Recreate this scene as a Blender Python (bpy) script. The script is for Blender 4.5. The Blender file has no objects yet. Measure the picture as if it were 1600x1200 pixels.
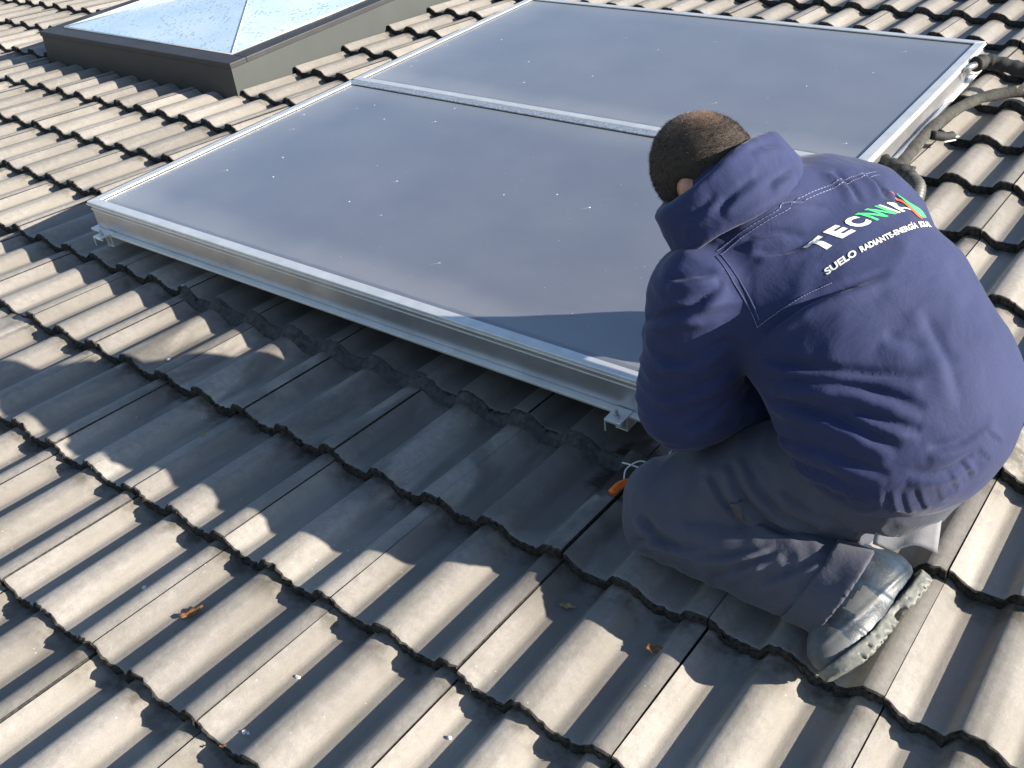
import bpy, bmesh, math, random
import numpy as np
from mathutils import Matrix, Vector, noise
from mathutils.bvhtree import BVHTree
random.seed(7); rng = np.random.RandomState(5)
scene = bpy.context.scene
COL = scene.collection
# ------------------------------------------------------------ camera, sky, sun
PITCH = math.radians(12.0)
ROOF = Matrix.Translation((0, 0, 4.0)) @ Matrix.Rotation(PITCH, 4, 'X')   # x across the roof, y up the slope, z off it
CR = ((0.80000206, 0.59130021, -0.10178785), (0.28196529, -0.52025378, -0.80612132), (-0.52961522, 0.61619808, -0.58293023))
cam = bpy.data.cameras.new('camera'); camo = bpy.data.objects.new('camera', cam); COL.objects.link(camo)
cm = Matrix(((CR[0][0], -CR[1][0], -CR[2][0], 1.71151), (CR[0][1], -CR[1][1], -CR[2][1], -0.401628), (CR[0][2], -CR[1][2], -CR[2][2], 1.328797), (0, 0, 0, 1)))
camo.matrix_world = ROOF @ cm
cam.sensor_width = 36; cam.lens = 36 * 1546.97 / 1600; cam.clip_start = 0.05; cam.clip_end = 2000
scene.camera = camo
SUN_LOCAL = Vector((0.42, 0.142, 0.170)).normalized()
sd = ROOF.to_3x3() @ SUN_LOCAL
sl = bpy.data.lights.new('sun', 'SUN'); so = bpy.data.objects.new('sun', sl); COL.objects.link(so)
sl.energy = 5.0; sl.angle = math.radians(0.5); sl.color = (1.0, 0.92, 0.79)
so.rotation_euler = sd.to_track_quat('Z', 'Y').to_euler()
w = bpy.data.worlds.new('World'); scene.world = w; w.use_nodes = True
wt = w.node_tree; bg = wt.nodes['Background']
sky = wt.nodes.new('ShaderNodeTexSky'); sky.sky_type = 'NISHITA'; sky.sun_disc = False
sky.sun_elevation = math.asin(sd.z); sky.sun_rotation = math.atan2(sd.x, sd.y)
sky.air_density = 1.0; sky.dust_density = 0.4; sky.ozone_density = 1.6
wt.links.new(sky.outputs[0], bg.inputs[0]); bg.inputs[1].default_value = 0.075
scene.view_settings.view_transform = 'Standard'; scene.view_settings.look = 'None'
scene.view_settings.exposure = 1.42; scene.view_settings.gamma = 1; scene.view_settings.use_curve_mapping = False

# ------------------------------------------------------------ helpers
def tag(o, label=None, cat=None, group=None, kind=None):
    if label: o['label'] = label
    if cat: o['category'] = cat
    if group: o['group'] = group
    if kind: o['kind'] = kind
    return o
def top(o, loc=(0, 0, 0), rot=None):
    m = ROOF @ Matrix.Translation(loc)
    if rot is not None: m = m @ rot
    o.matrix_world = m
    return o
def empty(name, loc, rot=None):
    o = bpy.data.objects.new(name, None); COL.objects.link(o); o.empty_display_size = .1
    return top(o, loc, rot)
def mesh_obj(name, verts, faces, mats, parent=None, smooth=True, midx=None, loc=None):
    me = bpy.data.meshes.new(name); me.from_pydata([tuple(v) for v in verts], [], [tuple(int(i) for i in f) for f in faces])
    for m in (mats if isinstance(mats, (list, tuple)) else [mats]): me.materials.append(m)
    if midx is not None: me.polygons.foreach_set('material_index', midx)
    me.polygons.foreach_set('use_smooth', [smooth] * len(me.polygons)); me.update()
    return link(name, me, parent, loc)
def link(name, me, parent=None, loc=None):
    o = bpy.data.objects.new(name, me); COL.objects.link(o)
    if parent: o.parent = parent
    if loc is not None: o.location = loc
    return o
class MB:
    def __init__(s): s.v = []; s.f = []; s.m = []
    def add(s, v, f, mi=0):
        n = len(s.v); s.v += [tuple(p) for p in v]; s.f += [tuple(i + n for i in q) for q in f]; s.m += [mi] * len(f)
    def box(s, lo, hi, mi=0):
        x0, y0, z0 = lo; x1, y1, z1 = hi
        s.add([(x0,y0,z0),(x1,y0,z0),(x1,y1,z0),(x0,y1,z0),(x0,y0,z1),(x1,y0,z1),(x1,y1,z1),(x0,y1,z1)],
              [(0,3,2,1),(4,5,6,7),(0,1,5,4),(1,2,6,5),(2,3,7,6),(3,0,4,7)], mi)
    def tube(s, pts, r, n=12, mi=0, cap=True, jit=0.0):
        pts = [Vector(p) for p in pts]; k = len(pts); rr = r if isinstance(r, (list, tuple)) else [r] * k
        up = Vector((0, 0, 1)); vs = []
        prev = None
        for i, p in enumerate(pts):
            t = (pts[min(i+1, k-1)] - pts[max(i-1, 0)]).normalized()
            a = t.cross(up) if prev is None else prev - t * prev.dot(t)
            if a.length < 1e-5: a = t.cross(Vector((1, 0, 0)))
            a.normalize(); prev = a; b = t.cross(a)
            for j in range(n):
                an = 2 * math.pi * j / n; q = rr[i] * (1 + jit * noise.noise(p * 60 + Vector((j, j * .7, 0))))
                vs.append(p + (a * math.cos(an) + b * math.sin(an)) * q)
        fs = [(i*n+j, i*n+(j+1) % n, (i+1)*n+(j+1) % n, (i+1)*n+j) for i in range(k-1) for j in range(n)]
        if cap: fs += [tuple(range(n))[::-1], tuple((k-1)*n + j for j in range(n))]
        s.add(vs, fs, mi)
    def obj(s, name, mats, parent=None, smooth=False, bevel=0, loc=None):
        o = mesh_obj(name, s.v, s.f, mats, parent, smooth, s.m, loc)
        if bevel:
            b = o.modifiers.new('bevel', 'BEVEL'); b.width = bevel; b.segments = 2; b.limit_method = 'ANGLE'; b.angle_limit = .6
        return o
def spline(pts, n=8):
    pts = [Vector(p) for p in pts]; out = []
    for i in range(len(pts) - 1):
        p0 = pts[max(i-1, 0)]; p1 = pts[i]; p2 = pts[i+1]; p3 = pts[min(i+2, len(pts)-1)]
        for k in range(n):
            t = k / n
            out.append(.5 * ((2*p1) + (p2-p0)*t + (2*p0-5*p1+4*p2-p3)*t*t + (3*p1-p0-3*p2+p3)*t**3))
    return out + [pts[-1]]

# ------------------------------------------------------------ materials
class NT:
    def __init__(s, name):
        s.mat = bpy.data.materials.new(name); s.mat.use_nodes = True; s.t = s.mat.node_tree; s.b = s.t.nodes['Principled BSDF']
    def n(s, typ, **kw):
        o = s.t.nodes.new(typ)
        for k, v in kw.items():
            if k[0] == '_': setattr(o, k[1:], v)
            else: o.inputs[k.replace('__', ' ')].default_value = v
        return o
    def l(s, a, b): s.t.links.new(a, b)
    def noise(s, vec, scale, detail=4, rough=.6, dist=0.0):
        o = s.n('ShaderNodeTexNoise', Scale=scale, Detail=detail, Roughness=rough, Distortion=dist); s.l(vec, o.inputs['Vector']); return o.outputs[0]
    def ramp(s, fac, a, b, ca=(0,0,0,1), cb=(1,1,1,1)):
        o = s.n('ShaderNodeValToRGB'); o.color_ramp.elements[0].position = a; o.color_ramp.elements[1].position = b
        o.color_ramp.elements[0].color = ca; o.color_ramp.elements[1].color = cb; s.l(fac, o.inputs[0]); return o.outputs[0]
    def mix(s, fac, a, b, mode='MIX'):
        o = s.n('ShaderNodeMix', _data_type='RGBA', _blend_type=mode)
        for sock, v in ((o.inputs[0], fac), (o.inputs[6], a), (o.inputs[7], b)):
            if isinstance(v, (int, float)): sock.default_value = v
            elif isinstance(v, tuple): sock.default_value = v if len(v) == 4 else (*v, 1)
            else: s.l(v, sock)
        return o.outputs[2]
    def math(s, op, a, b=0.0, c=0.0, clamp=False):
        o = s.n('ShaderNodeMath', _operation=op, _use_clamp=clamp)
        for i, v in enumerate((a, b, c)):
            if isinstance(v, (int, float)): o.inputs[i].default_value = v
            else: s.l(v, o.inputs[i])
        return o.outputs[0]
    def sstep(s, v, a, b):
        o = s.n('ShaderNodeMapRange', _interpolation_type='SMOOTHSTEP'); o.inputs[1].default_value = a; o.inputs[2].default_value = b; s.l(v, o.inputs[0]); return o.outputs[0]
    def bump(s, h, strength, dist=.001, prev=None):
        o = s.n('ShaderNodeBump', Strength=strength, Distance=dist); s.l(h, o.inputs['Height'])
        if prev is not None: s.l(prev, o.inputs['Normal'])
        s.l(o.outputs[0], s.b.inputs['Normal']); return o.outputs[0]
    def coord(s, which='Object', obj=None):
        o = s.n('ShaderNodeTexCoord'); 
        if obj: o.object = obj
        return o.outputs[which]
    def mapping(s, vec, scale):
        o = s.n('ShaderNodeMapping'); o.inputs['Scale'].default_value = scale; s.l(vec, o.inputs[0]); return o.outputs[0]
    def xyz(s, vec):
        o = s.n('ShaderNodeSeparateXYZ'); s.l(vec, o.inputs[0]); return o.outputs
def simple(name, col, rough=.5, metal=0., var=.15, scale=30., bump=0., bscale=200., coat=0., spec=.5):
    m = NT(name); c = m.coord()
    nz = m.noise(c, scale, 5, .6)
    a = tuple(x * (1 - var) for x in col); b = tuple(min(1, x * (1 + var)) for x in col)
    m.l(m.mix(m.ramp(nz, .3, .7), a, b), m.b.inputs['Base Color'])
    m.b.inputs['Roughness'].default_value = rough; m.b.inputs['Metallic'].default_value = metal
    m.b.inputs['Coat Weight'].default_value = coat; m.b.inputs['Specular IOR Level'].default_value = spec
    if bump: m.bump(m.noise(c, bscale, 3, .6), bump, .001)
    return m.mat

roof = empty('tiled_roof', (0, 0, 0))
tag(roof, 'sloping roof of grey beige ribbed concrete tiles under the collectors and the man', 'roof')

def tile_material():
    m = NT('concrete_tile'); o = m.coord('Object'); r = m.coord('Object', roof)
    info = m.n('ShaderNodeObjectInfo')
    rand = info.outputs['Random']
    fine = m.noise(r, 900, 2, .7); med = m.noise(r, 60, 5, .65); big = m.noise(r, 5, 5, .6)
    streak = m.noise(m.mapping(r, (55, 4, 1)), 1, 4, .6)
    c = m.mix(m.ramp(med, .3, .72), (.265, .245, .229), (.398, .371, .348))
    c = m.mix(m.math('MULTIPLY', m.ramp(big, .42, .7), .55), c, (.20, .180, .145))
    c = m.mix(m.math('MULTIPLY', m.ramp(streak, .5, .75), .35), c, (.17, .155, .13))
    c = m.mix(m.math('MULTIPLY', m.ramp(fine, .55, .7), .35), c, (.42, .40, .36))
    c = m.mix(m.math('MULTIPLY', m.ramp(fine, .42, .30), .4), c, (.11, .10, .085))
    # dirt and lichen stains in the channels
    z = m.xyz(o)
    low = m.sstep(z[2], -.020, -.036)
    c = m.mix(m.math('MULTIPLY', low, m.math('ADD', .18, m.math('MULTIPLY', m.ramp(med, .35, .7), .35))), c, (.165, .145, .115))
    lap = m.sstep(z[1], .235, .305)  # penumbra below the next butt edge painted dark, with soft dirt
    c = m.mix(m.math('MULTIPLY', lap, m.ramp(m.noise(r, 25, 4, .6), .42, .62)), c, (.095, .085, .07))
    spots = m.n('ShaderNodeTexVoronoi', Scale=48.0); m.l(r, spots.inputs['Vector'])
    sp = m.sstep(spots.outputs['Distance'], .085, .05)
    c = m.mix(m.math('MULTIPLY', sp, m.ramp(m.noise(r, 7, 2), .55, .62)), c, (.50, .48, .43))
    v = m.math('ADD', .80, m.math('MULTIPLY', rand, .38))
    cc = m.n('ShaderNodeCombineColor'); [m.l(v, cc.inputs[i]) for i in range(3)]
    c = m.mix(1.0, c, cc.outputs[0], 'MULTIPLY')
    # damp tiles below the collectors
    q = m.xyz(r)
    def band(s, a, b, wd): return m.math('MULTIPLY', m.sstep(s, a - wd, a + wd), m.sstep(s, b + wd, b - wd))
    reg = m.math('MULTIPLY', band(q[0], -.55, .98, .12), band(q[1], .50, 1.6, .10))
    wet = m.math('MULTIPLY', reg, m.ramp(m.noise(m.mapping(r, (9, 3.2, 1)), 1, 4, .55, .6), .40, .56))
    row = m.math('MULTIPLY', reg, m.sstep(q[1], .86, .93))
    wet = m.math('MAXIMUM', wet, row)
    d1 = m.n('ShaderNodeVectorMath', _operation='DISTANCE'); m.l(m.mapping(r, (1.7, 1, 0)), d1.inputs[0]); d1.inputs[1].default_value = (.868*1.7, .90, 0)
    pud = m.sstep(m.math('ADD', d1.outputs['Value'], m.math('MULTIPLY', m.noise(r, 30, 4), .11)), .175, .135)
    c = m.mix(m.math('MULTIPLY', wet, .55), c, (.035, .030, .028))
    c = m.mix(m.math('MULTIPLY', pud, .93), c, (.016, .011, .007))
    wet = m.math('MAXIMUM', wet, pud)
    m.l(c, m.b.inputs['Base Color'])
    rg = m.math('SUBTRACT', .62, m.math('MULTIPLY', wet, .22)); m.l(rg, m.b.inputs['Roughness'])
    m.b.inputs['Specular IOR Level'].default_value = .45
    b = m.bump(fine, .35, .0012); b = m.bump(med, .4, .0022, b); m.bump(m.noise(r, 220, 3, .7), .35, .0010, b)
    return m.mat
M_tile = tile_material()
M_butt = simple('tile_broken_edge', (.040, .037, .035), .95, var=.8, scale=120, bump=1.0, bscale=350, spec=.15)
M_deck = simple('roof_underlay', (.015, .014, .014), .95)
M_mortar = simple('mortar', (.045, .044, .045), .95, var=.5, scale=70, bump=1.0, bscale=260)
M_alu = simple('aluminium', (.74, .74, .74), .40, .65, var=.10, scale=18, bump=.12, bscale=300)
M_alu_side = simple('aluminium_mill_finish', (.50, .50, .51), .34, .85, var=.14, scale=7, bump=.15, bscale=150)
M_alu_old = simple('aluminium_spotted', (.62, .63, .66), .45, .9, var=.45, scale=160, bump=.5, bscale=260)
M_seal = simple('rubber_seal', (.012, .012, .013), .6)
M_steel = simple('zinc_steel', (.55, .55, .54), .35, .9, var=.2, scale=90)
M_sky_frame = simple('grey_flashing', (.026, .026, .030), .55, .0, var=.18, scale=9, bump=.15, bscale=120)
M_sky_side_lit = simple('grey_green_curb_sunlit', (.036, .042, .041), .55, .0, var=.10, scale=5)  # same curb metal, sunlight on its right side painted in as a paler tone
M_pipe = simple('black_foam_insulation', (.018, .018, .018), .8, var=.4, scale=40, bump=.6, bscale=120)
M_orange = simple('orange_plastic', (.75, .13, .015), .4)
M_white_pl = simple('white_plastic', (.65, .68, .68), .4)
M_stitch = simple('pale_thread', (.20, .22, .36), .8)
M_seamcloth = simple('seam_cloth', (.020, .024, .075), .8)
M_white_print = simple('white_print', (.66, .66, .64), .7, var=.08)
M_green_print = simple('green_print', (.06, .62, .17), .6, var=.06)
M_red_print = simple('red_print', (.85, .11, .05), .6, var=.06)
M_glass_dust = simple('dried_dirt_fleck', (.75, .73, .70), .8)

def cloth(name, dark, light, wscale=520, rough=.82, sheen=.12, w2=6.):
    m = NT(name); c = m.coord()
    n1 = m.noise(c, w2, 4, .6); n2 = m.noise(c, 420, 3, .7)
    col = m.mix(m.ramp(n1, .3, .7), dark, light)
    col = m.mix(m.math('MULTIPLY', m.ramp(n2, .5, .75), .25), col, tuple(min(1, x * 1.8) for x in light))
    m.l(col, m.b.inputs['Base Color']); m.b.inputs['Roughness'].default_value = rough
    m.b.inputs['Sheen Weight'].default_value = sheen; m.b.inputs['Sheen Roughness'].default_value = .4
    m.b.inputs['Specular IOR Level'].default_value = .3
    b = m.bump(m.noise(m.mapping(c, (14, 14, 14)), 1, 5, .55, .4), .35, .012)
    m.bump(n2, .25, .0006, b)
    return m.mat
M_navy = cloth('navy_jacket_cloth', (.015, .0215, .068), (.022, .030, .090))
M_trouser = cloth('grey_work_trouser', (.048, .052, .076), (.068, .072, .098))
M_flap = simple('light_grey_pocket_cloth', (.17, .17, .185), .85, bump=.3, bscale=400)
M_black_cloth = simple('black_knit_cuff', (.010, .010, .016), .9, bump=.5, bscale=300)
M_shoe = simple('dark_blue_shoe', (.016, .026, .042), .45, var=.6, scale=35, bump=.5, bscale=150)
M_shoe_grey = simple('grey_shoe_panel', (.07, .074, .08), .6, var=.2, scale=60, bump=.3)
M_sole = simple('worn_grey_sole', (.12, .125, .115), .6, var=.5, scale=45, bump=.6, bscale=120)
def skin_mat():
    m = NT('skin'); c = m.coord(); n1 = m.noise(c, 60, 4)
    m.l(m.mix(m.ramp(n1, .3, .7), (.42, .19, .12), (.52, .27, .18)), m.b.inputs['Base Color'])
    m.b.inputs['Roughness'].default_value = .5; m.b.inputs['Subsurface Weight'].default_value = .1; m.b.inputs['Subsurface Radius'].default_value = (.02, .008, .004)
    m.bump(m.noise(c, 500, 2), .2, .0005); return m.mat
M_skin = skin_mat()
def hair_mat():
    m = NT('cropped_hair'); c = m.coord(); n1 = m.noise(c, 700, 3, .7)
    d = m.n('ShaderNodeVectorMath', _operation='DISTANCE'); m.l(c, d.inputs[0]); d.inputs[1].default_value = CROWN
    thin = m.sstep(m.math('ADD', d.outputs['Value'], m.math('MULTIPLY', m.noise(c, 35, 3), .04)), .095, .035)
    base = m.mix(m.ramp(n1, .35, .7), (.018, .012, .009), (.054, .036, .025))
    m.l(m.mix(m.math('MULTIPLY', thin, .65), base, (.34, .21, .13)), m.b.inputs['Base Color'])
    m.b.inputs['Roughness'].default_value = .7; m.bump(n1, .9, .0015); return m.mat

# ------------------------------------------------------------ ground, house, roof
def sheet(name, s, z, m):
    o = mesh_obj(name, [(-s, -s, z), (s, -s, z), (s, s, z), (-s, s, z)], [(0, 1, 2, 3)], m); tag(o, kind='structure'); return o
M_ground = simple('dry_garden_ground', (.10, .11, .06), .95, var=.4, scale=.3)
sheet('ground', 900, 0, M_ground)
M_wall = simple('rendered_wall', (.55, .50, .42), .9, var=.06, scale=2, bump=.3, bscale=60)
EX = .31; TW = .30; ROLL = .0245
U0, U1, R0, R1 = -24, 12, -4, 18
hw = MB()
ru0, ru1, rv0, rv1 = U0*TW + .3, U1*TW - .3, R0*EX + .3, R1*EX - .3
cs = [ROOF @ Vector((u, v, -.15)) for u, v in ((ru0, rv0), (ru1, rv0), (ru1, rv1), (ru0, rv1))]
hw.add([(c.x, c.y, 0.0) for c in cs] + [tuple(c) for c in cs], [(0,1,5,4), (1,2,6,5), (2,3,7,6), (3,0,4,7), (4,5,6,7)])
tag(hw.obj('house_wall', M_wall), 'pale rendered house walls carrying the tiled roof', 'wall')
dk = MB(); dk.box((U0*TW, R0*EX, -.13), (U1*TW, R1*EX, -.075)); dk.obj('roof_deck', M_deck, roof)

def prof(x):
    """height of the tile surface across the slope, crest = 0; crest sits 12 mm left of the joint"""
    c = (x + .021 + .075) % .15 - .075
    if c >= 0: d = (c - .012) / .046
    else: d = (-c - .015) / .019
    d = min(max(d, 0), 1)
    return -ROLL * (.55 * d*d*(3-2*d) + .45 * (1 - math.sqrt(max(0, 1 - d*d))) * (1 if d < 1 else 1)) - .0016 * min(1, (c/.012)**2 if abs(c) < .012 else 1)
TILT = .028
def make_tile(seed):
    rs = random.Random(seed)
    xs = []
    x = .0015; 
    N = 46
    xs = [.0015 + (TW - .003) * i / (N - 1) for i in range(N)]
    rag = [rs.gauss(0, .0021) + .0035 * noise.noise(Vector((x * 60, seed * 3.1, 0))) for x in xs]
    ragz = [rs.gauss(0, .0009) for x in xs]
    ch = [max(0, noise.noise(Vector((x * 45, seed * 7.7, 4))) - .28) * .018 for x in xs]   # chipped nibbles
    V_ = []; F_ = []; MI = []
    rows = [(0.0, .0), (.0035, .0022), (.010, .003), (.09, .003), (.20, .003), (EX + .05, .003)]
    def zt(v): return -TILT * v / EX
    # top sheet
    for k, (v, dz) in enumerate(rows):
        for i, x in enumerate(xs):
            e = 1 if k == 0 else (.6 if k == 1 else 0)
            vv = v + (rag[i] + ch[i]) * e
            V_.append((x, vv, prof(x) + zt(v) + dz - .003 - (ch[i] * .35 if k < 2 else 0)))
    for k in range(len(rows) - 1):
        for i in range(N - 1):
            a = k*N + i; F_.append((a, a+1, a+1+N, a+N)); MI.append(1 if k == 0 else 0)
    # butt end
    base = len(V_)
    for kk, (dv, dz) in enumerate(((0, 0), (.0015, -.011), (.005, -.023))):
        for i, x in enumerate(xs):
            pan = 1 + .35 * min(1, -prof(x) / ROLL)
            V_.append((x, rag[i] + ch[i] + dv + rs.gauss(0, .0016), prof(x) - .003 - ch[i]*.35 + dz * pan + ragz[i] + (rs.gauss(0, .0020) if kk else 0)))
    for kk in range(2):
        for i in range(N - 1):
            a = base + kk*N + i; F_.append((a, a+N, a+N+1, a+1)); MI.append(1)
    # side skirts
    for i, flip in ((0, 0), (N - 1, 1)):
        b = len(V_); x = xs[i]
        for v in (.0, EX + .05): V_.append((x, v + .001, prof(x) + zt(v) - .001)); V_.append((x, v + .001, prof(x) + zt(v) - .022))
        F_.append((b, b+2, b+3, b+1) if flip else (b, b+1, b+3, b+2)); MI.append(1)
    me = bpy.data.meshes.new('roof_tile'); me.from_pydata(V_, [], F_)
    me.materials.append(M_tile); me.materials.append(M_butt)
    me.polygons.foreach_set('material_index', MI); me.polygons.foreach_set('use_smooth', [True]*len(F_)); me.update()
    return me
TILES = [make_tile(s) for s in range(9)]
def camproj(u, v, z=0):
    d = Vector((u, v, z)) - Vector((1.71151, -0.401628, 1.328797))
    c = [sum(CR[i][k] * d[k] for k in range(3)) for i in range(3)]
    return (800 + 1547 * c[0] / c[2], 600 + 1547 * c[1] / c[2], c[2]) if c[2] > .2 else None
cells = []
for j in range(R0, R1):
    for i in range(U0, U1):
        u, v = i*TW, j*EX
        if -11 < i < -6 and 6 < j < 12: continue
        if i == -11 and 6 < j < 12: pass
        p = camproj(u + .15, v + .155); vis = 0
        if p and -120 < p[0] < 1720 and -80 < p[1] < 1330: vis = 1 / p[2]
        if -1.0 < u < .55 and 1.15 < v < 3.0: vis = 0            # covered by the collectors
        cells.append((vis, i, j))
cells.sort(key=lambda c: -c[0])
rest = MB()
for k, (vis, i, j) in enumerate(cells):
    loc = Vector((i*TW + random.gauss(0, .0008), j*EX + random.gauss(0, .0015), random.gauss(0, .0008))); rz = random.gauss(0, .003); ry = random.gauss(0, .004)
    me = TILES[random.randrange(len(TILES))]
    if k < 298 and vis > 0:
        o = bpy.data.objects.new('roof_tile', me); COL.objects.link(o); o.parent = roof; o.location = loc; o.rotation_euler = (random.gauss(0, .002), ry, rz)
    else:
        mt = Matrix.Translation(loc) @ Matrix.Rotation(rz, 4, 'Z')
        rest.add([mt @ vv.co for vv in me.vertices], [tuple(p.vertices) for p in me.polygons])
        rest.m[-len(me.polygons):] = [p.material_index for p in me.polygons]
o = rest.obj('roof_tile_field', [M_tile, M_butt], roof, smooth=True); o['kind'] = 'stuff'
# smooth hooded vent tile at the left edge of the picture
vt = MB(); n1, n2 = 16, 8
vv = [(-.0 + .165*a/n1, .31*b/n2 + .03, -TILT*(.31*b/n2+.03)/EX + min(.0, prof(.165*a/n1)*.12) - .002 - .034*((abs(2*a/n1-1))**6) - (.03 if b == 0 else 0)) for b in range(n2+1) for a in range(n1+1)]
vt.add(vv, [(b*(n1+1)+a, b*(n1+1)+a+1, (b+1)*(n1+1)+a+1, (b+1)*(n1+1)+a) for b in range(n2) for a in range(n1)])
o = vt.obj('vent_hood', M_tile, roof, smooth=True, loc=(-3*TW - .155, 1*EX, .003)); tag(o, 'smooth humped hood moulded over the channel of one tile')
# mortar squeezed along the lap below the collectors
mo = MB(); n1, n2 = 260, 5
ua, ub = -.62, 1.0; vs_ = []
for b in range(n2+1):
    t = b / n2
    for a in range(n1+1):
        u = ua + (ub-ua)*a/n1; nn = noise.noise(Vector((u*26, t*3, 1))); n3 = noise.noise(Vector((u*90, t*9, 5)))
        v = 3*EX + .010 - t*(.034 + .006*nn)
        z = prof(u) + .0022 - (.0285 + .002*(t-1)) * (t ** 1.25) + .0012*nn*math.sin(math.pi*t) + .0010*n3 - (.004 if b in (0, n2) else 0)
        vs_.append((u, v, z))
mo.add(vs_, [(b*(n1+1)+a, (b+1)*(n1+1)+a, (b+1)*(n1+1)+a+1, b*(n1+1)+a+1) for b in range(n2) for a in range(n1)])
mo.obj('mortar_fillet', M_mortar, roof, smooth=True)

# ------------------------------------------------------------ skylight
skl = empty('skylight', (-1.818, 2.160, 0)); tag(skl, 'grey framed roof skylight with rain spotted pyramid glazing at the top left', 'skylight')
W_, L_, H_S = 1.452, 1.62, .100
cb = MB()
t_ = .012
def quadbox(a, b, c, d, thick):  # outward-flaring curb side between bottom a,b and top c,d
    pass
fl = .012
cb.add([(-W_-fl, -fl, -.09), (fl, -fl, -.09), (0, 0, H_S), (-W_, 0, H_S)], [(0,1,2,3)])
cb.add([(fl, -fl, -.09), (fl, L_+fl, -.09), (0, L_, H_S), (0, 0, H_S)], [(0,1,2,3)], 1)
cb.add([(-W_-fl, -fl, -.09), (-W_, 0, H_S), (-W_, L_, H_S), (-W_-fl, L_+fl, -.09)], [(0,1,2,3)], 0)
cb.add([(-W_-fl, L_+fl, -.09), (-W_, L_, H_S), (0, L_, H_S), (fl, L_+fl, -.09)], [(0,1,2,3)], 0)
cb.obj('curb', [M_sky_frame, M_sky_side_lit], skl)
fr = MB(); fw = .085; zt0, zt1 = H_S - .012, H_S + .012
e = .006
fr.box((-W_-e, -e, zt0), (e, fw, zt1)); fr.box((-W_-e, L_-fw, zt0), (e, L_+e, zt1))
fr.box((-W_-e, fw+.0005, zt0), (-W_+fw, L_-fw-.0005, zt1)); fr.box((-fw, fw+.0005, zt0), (e, L_-fw-.0005, zt1))
fr.obj('top_frame', M_sky_frame, skl, bevel=.003)
bd = MB()
bd.tube([(-W_+fw, fw, zt1+.002), (-fw, fw, zt1+.002), (-fw, L_-fw, zt1+.002), (-W_+fw, L_-fw, zt1+.002), (-W_+fw, fw, zt1+.002)], .0045, 6)
bd.obj('glazing_bead', M_alu, skl, smooth=True)
def drops_glass():
    m = NT('rain_spotted_glazing'); c = m.coord()
    vo = m.n('ShaderNodeTexVoronoi', Scale=40.0, Randomness=1.0); m.l(m.mapping(c, (1.7, .8, 1)), vo.inputs['Vector'])
    vo2 = m.n('ShaderNodeTexVoronoi', Scale=110.0); m.l(c, vo2.inputs['Vector'])
    gate = m.ramp(m.noise(c, 9, 3), .42, .55)
    d = m.math('MULTIPLY', m.sstep(vo.outputs['Distance'], .34, .22), gate)
    d2 = m.sstep(vo2.outputs['Distance'], .22, .15)
    dd = m.math('MAXIMUM', d, m.math('MULTIPLY', d2, .6))
    haze = m.noise(c, 3, 4)
    col = m.mix(m.ramp(haze, .35, .7), (.42, .56, .70), (.60, .70, .78))
    m.l(m.mix(m.math('MULTIPLY', dd, .75), col, (.14, .19, .24)), m.b.inputs['Base Color'])
    m.b.inputs['Roughness'].default_value = .12; m.b.inputs['Coat Weight'].default_value = 1; m.b.inputs['Coat Roughness'].default_value = .03
    m.b.inputs['IOR'].default_value = 1.6
    m.bump(dd, .5, .003); return m.mat
M_dome = drops_glass()
gx0, gx1, gy0, gy1 = -W_+fw, -fw, fw, L_-fw
ap = ((gx0+gx1)/2, (gy0+gy1)/2, H_S + .10)
zb = H_S + .012
for k, (a, b) in enumerate((((gx0, gy0), (gx1, gy0)), ((gx1, gy0), (gx1, gy1)), ((gx1, gy1), (gx0, gy1)), ((gx0, gy1), (gx0, gy0)))):
    g = MB(); A = Vector((*a, zb)); B = Vector((*b, zb)); Cc = Vector(ap)
    n_ = (B-A).cross(Cc-A).normalized() * -.006
    g.add([A, B, Cc, A+n_, B+n_, Cc+n_], [(0,1,2), (3,5,4), (0,3,4,1), (1,4,5,2), (2,5,3,0)]); g.obj('glass_facet', M_dome, skl)
hp = MB()
for a in ((gx0, gy0), (gx1, gy0), (gx1, gy1), (gx0, gy1)): hp.tube([(a[0], a[1], zb+.003), (ap[0], ap[1], ap[2]+.002)], .0022, 6)
hp.obj('hip_bead', simple('pale_hip_seal', (.5, .58, .64), .4), skl, smooth=True)

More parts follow.
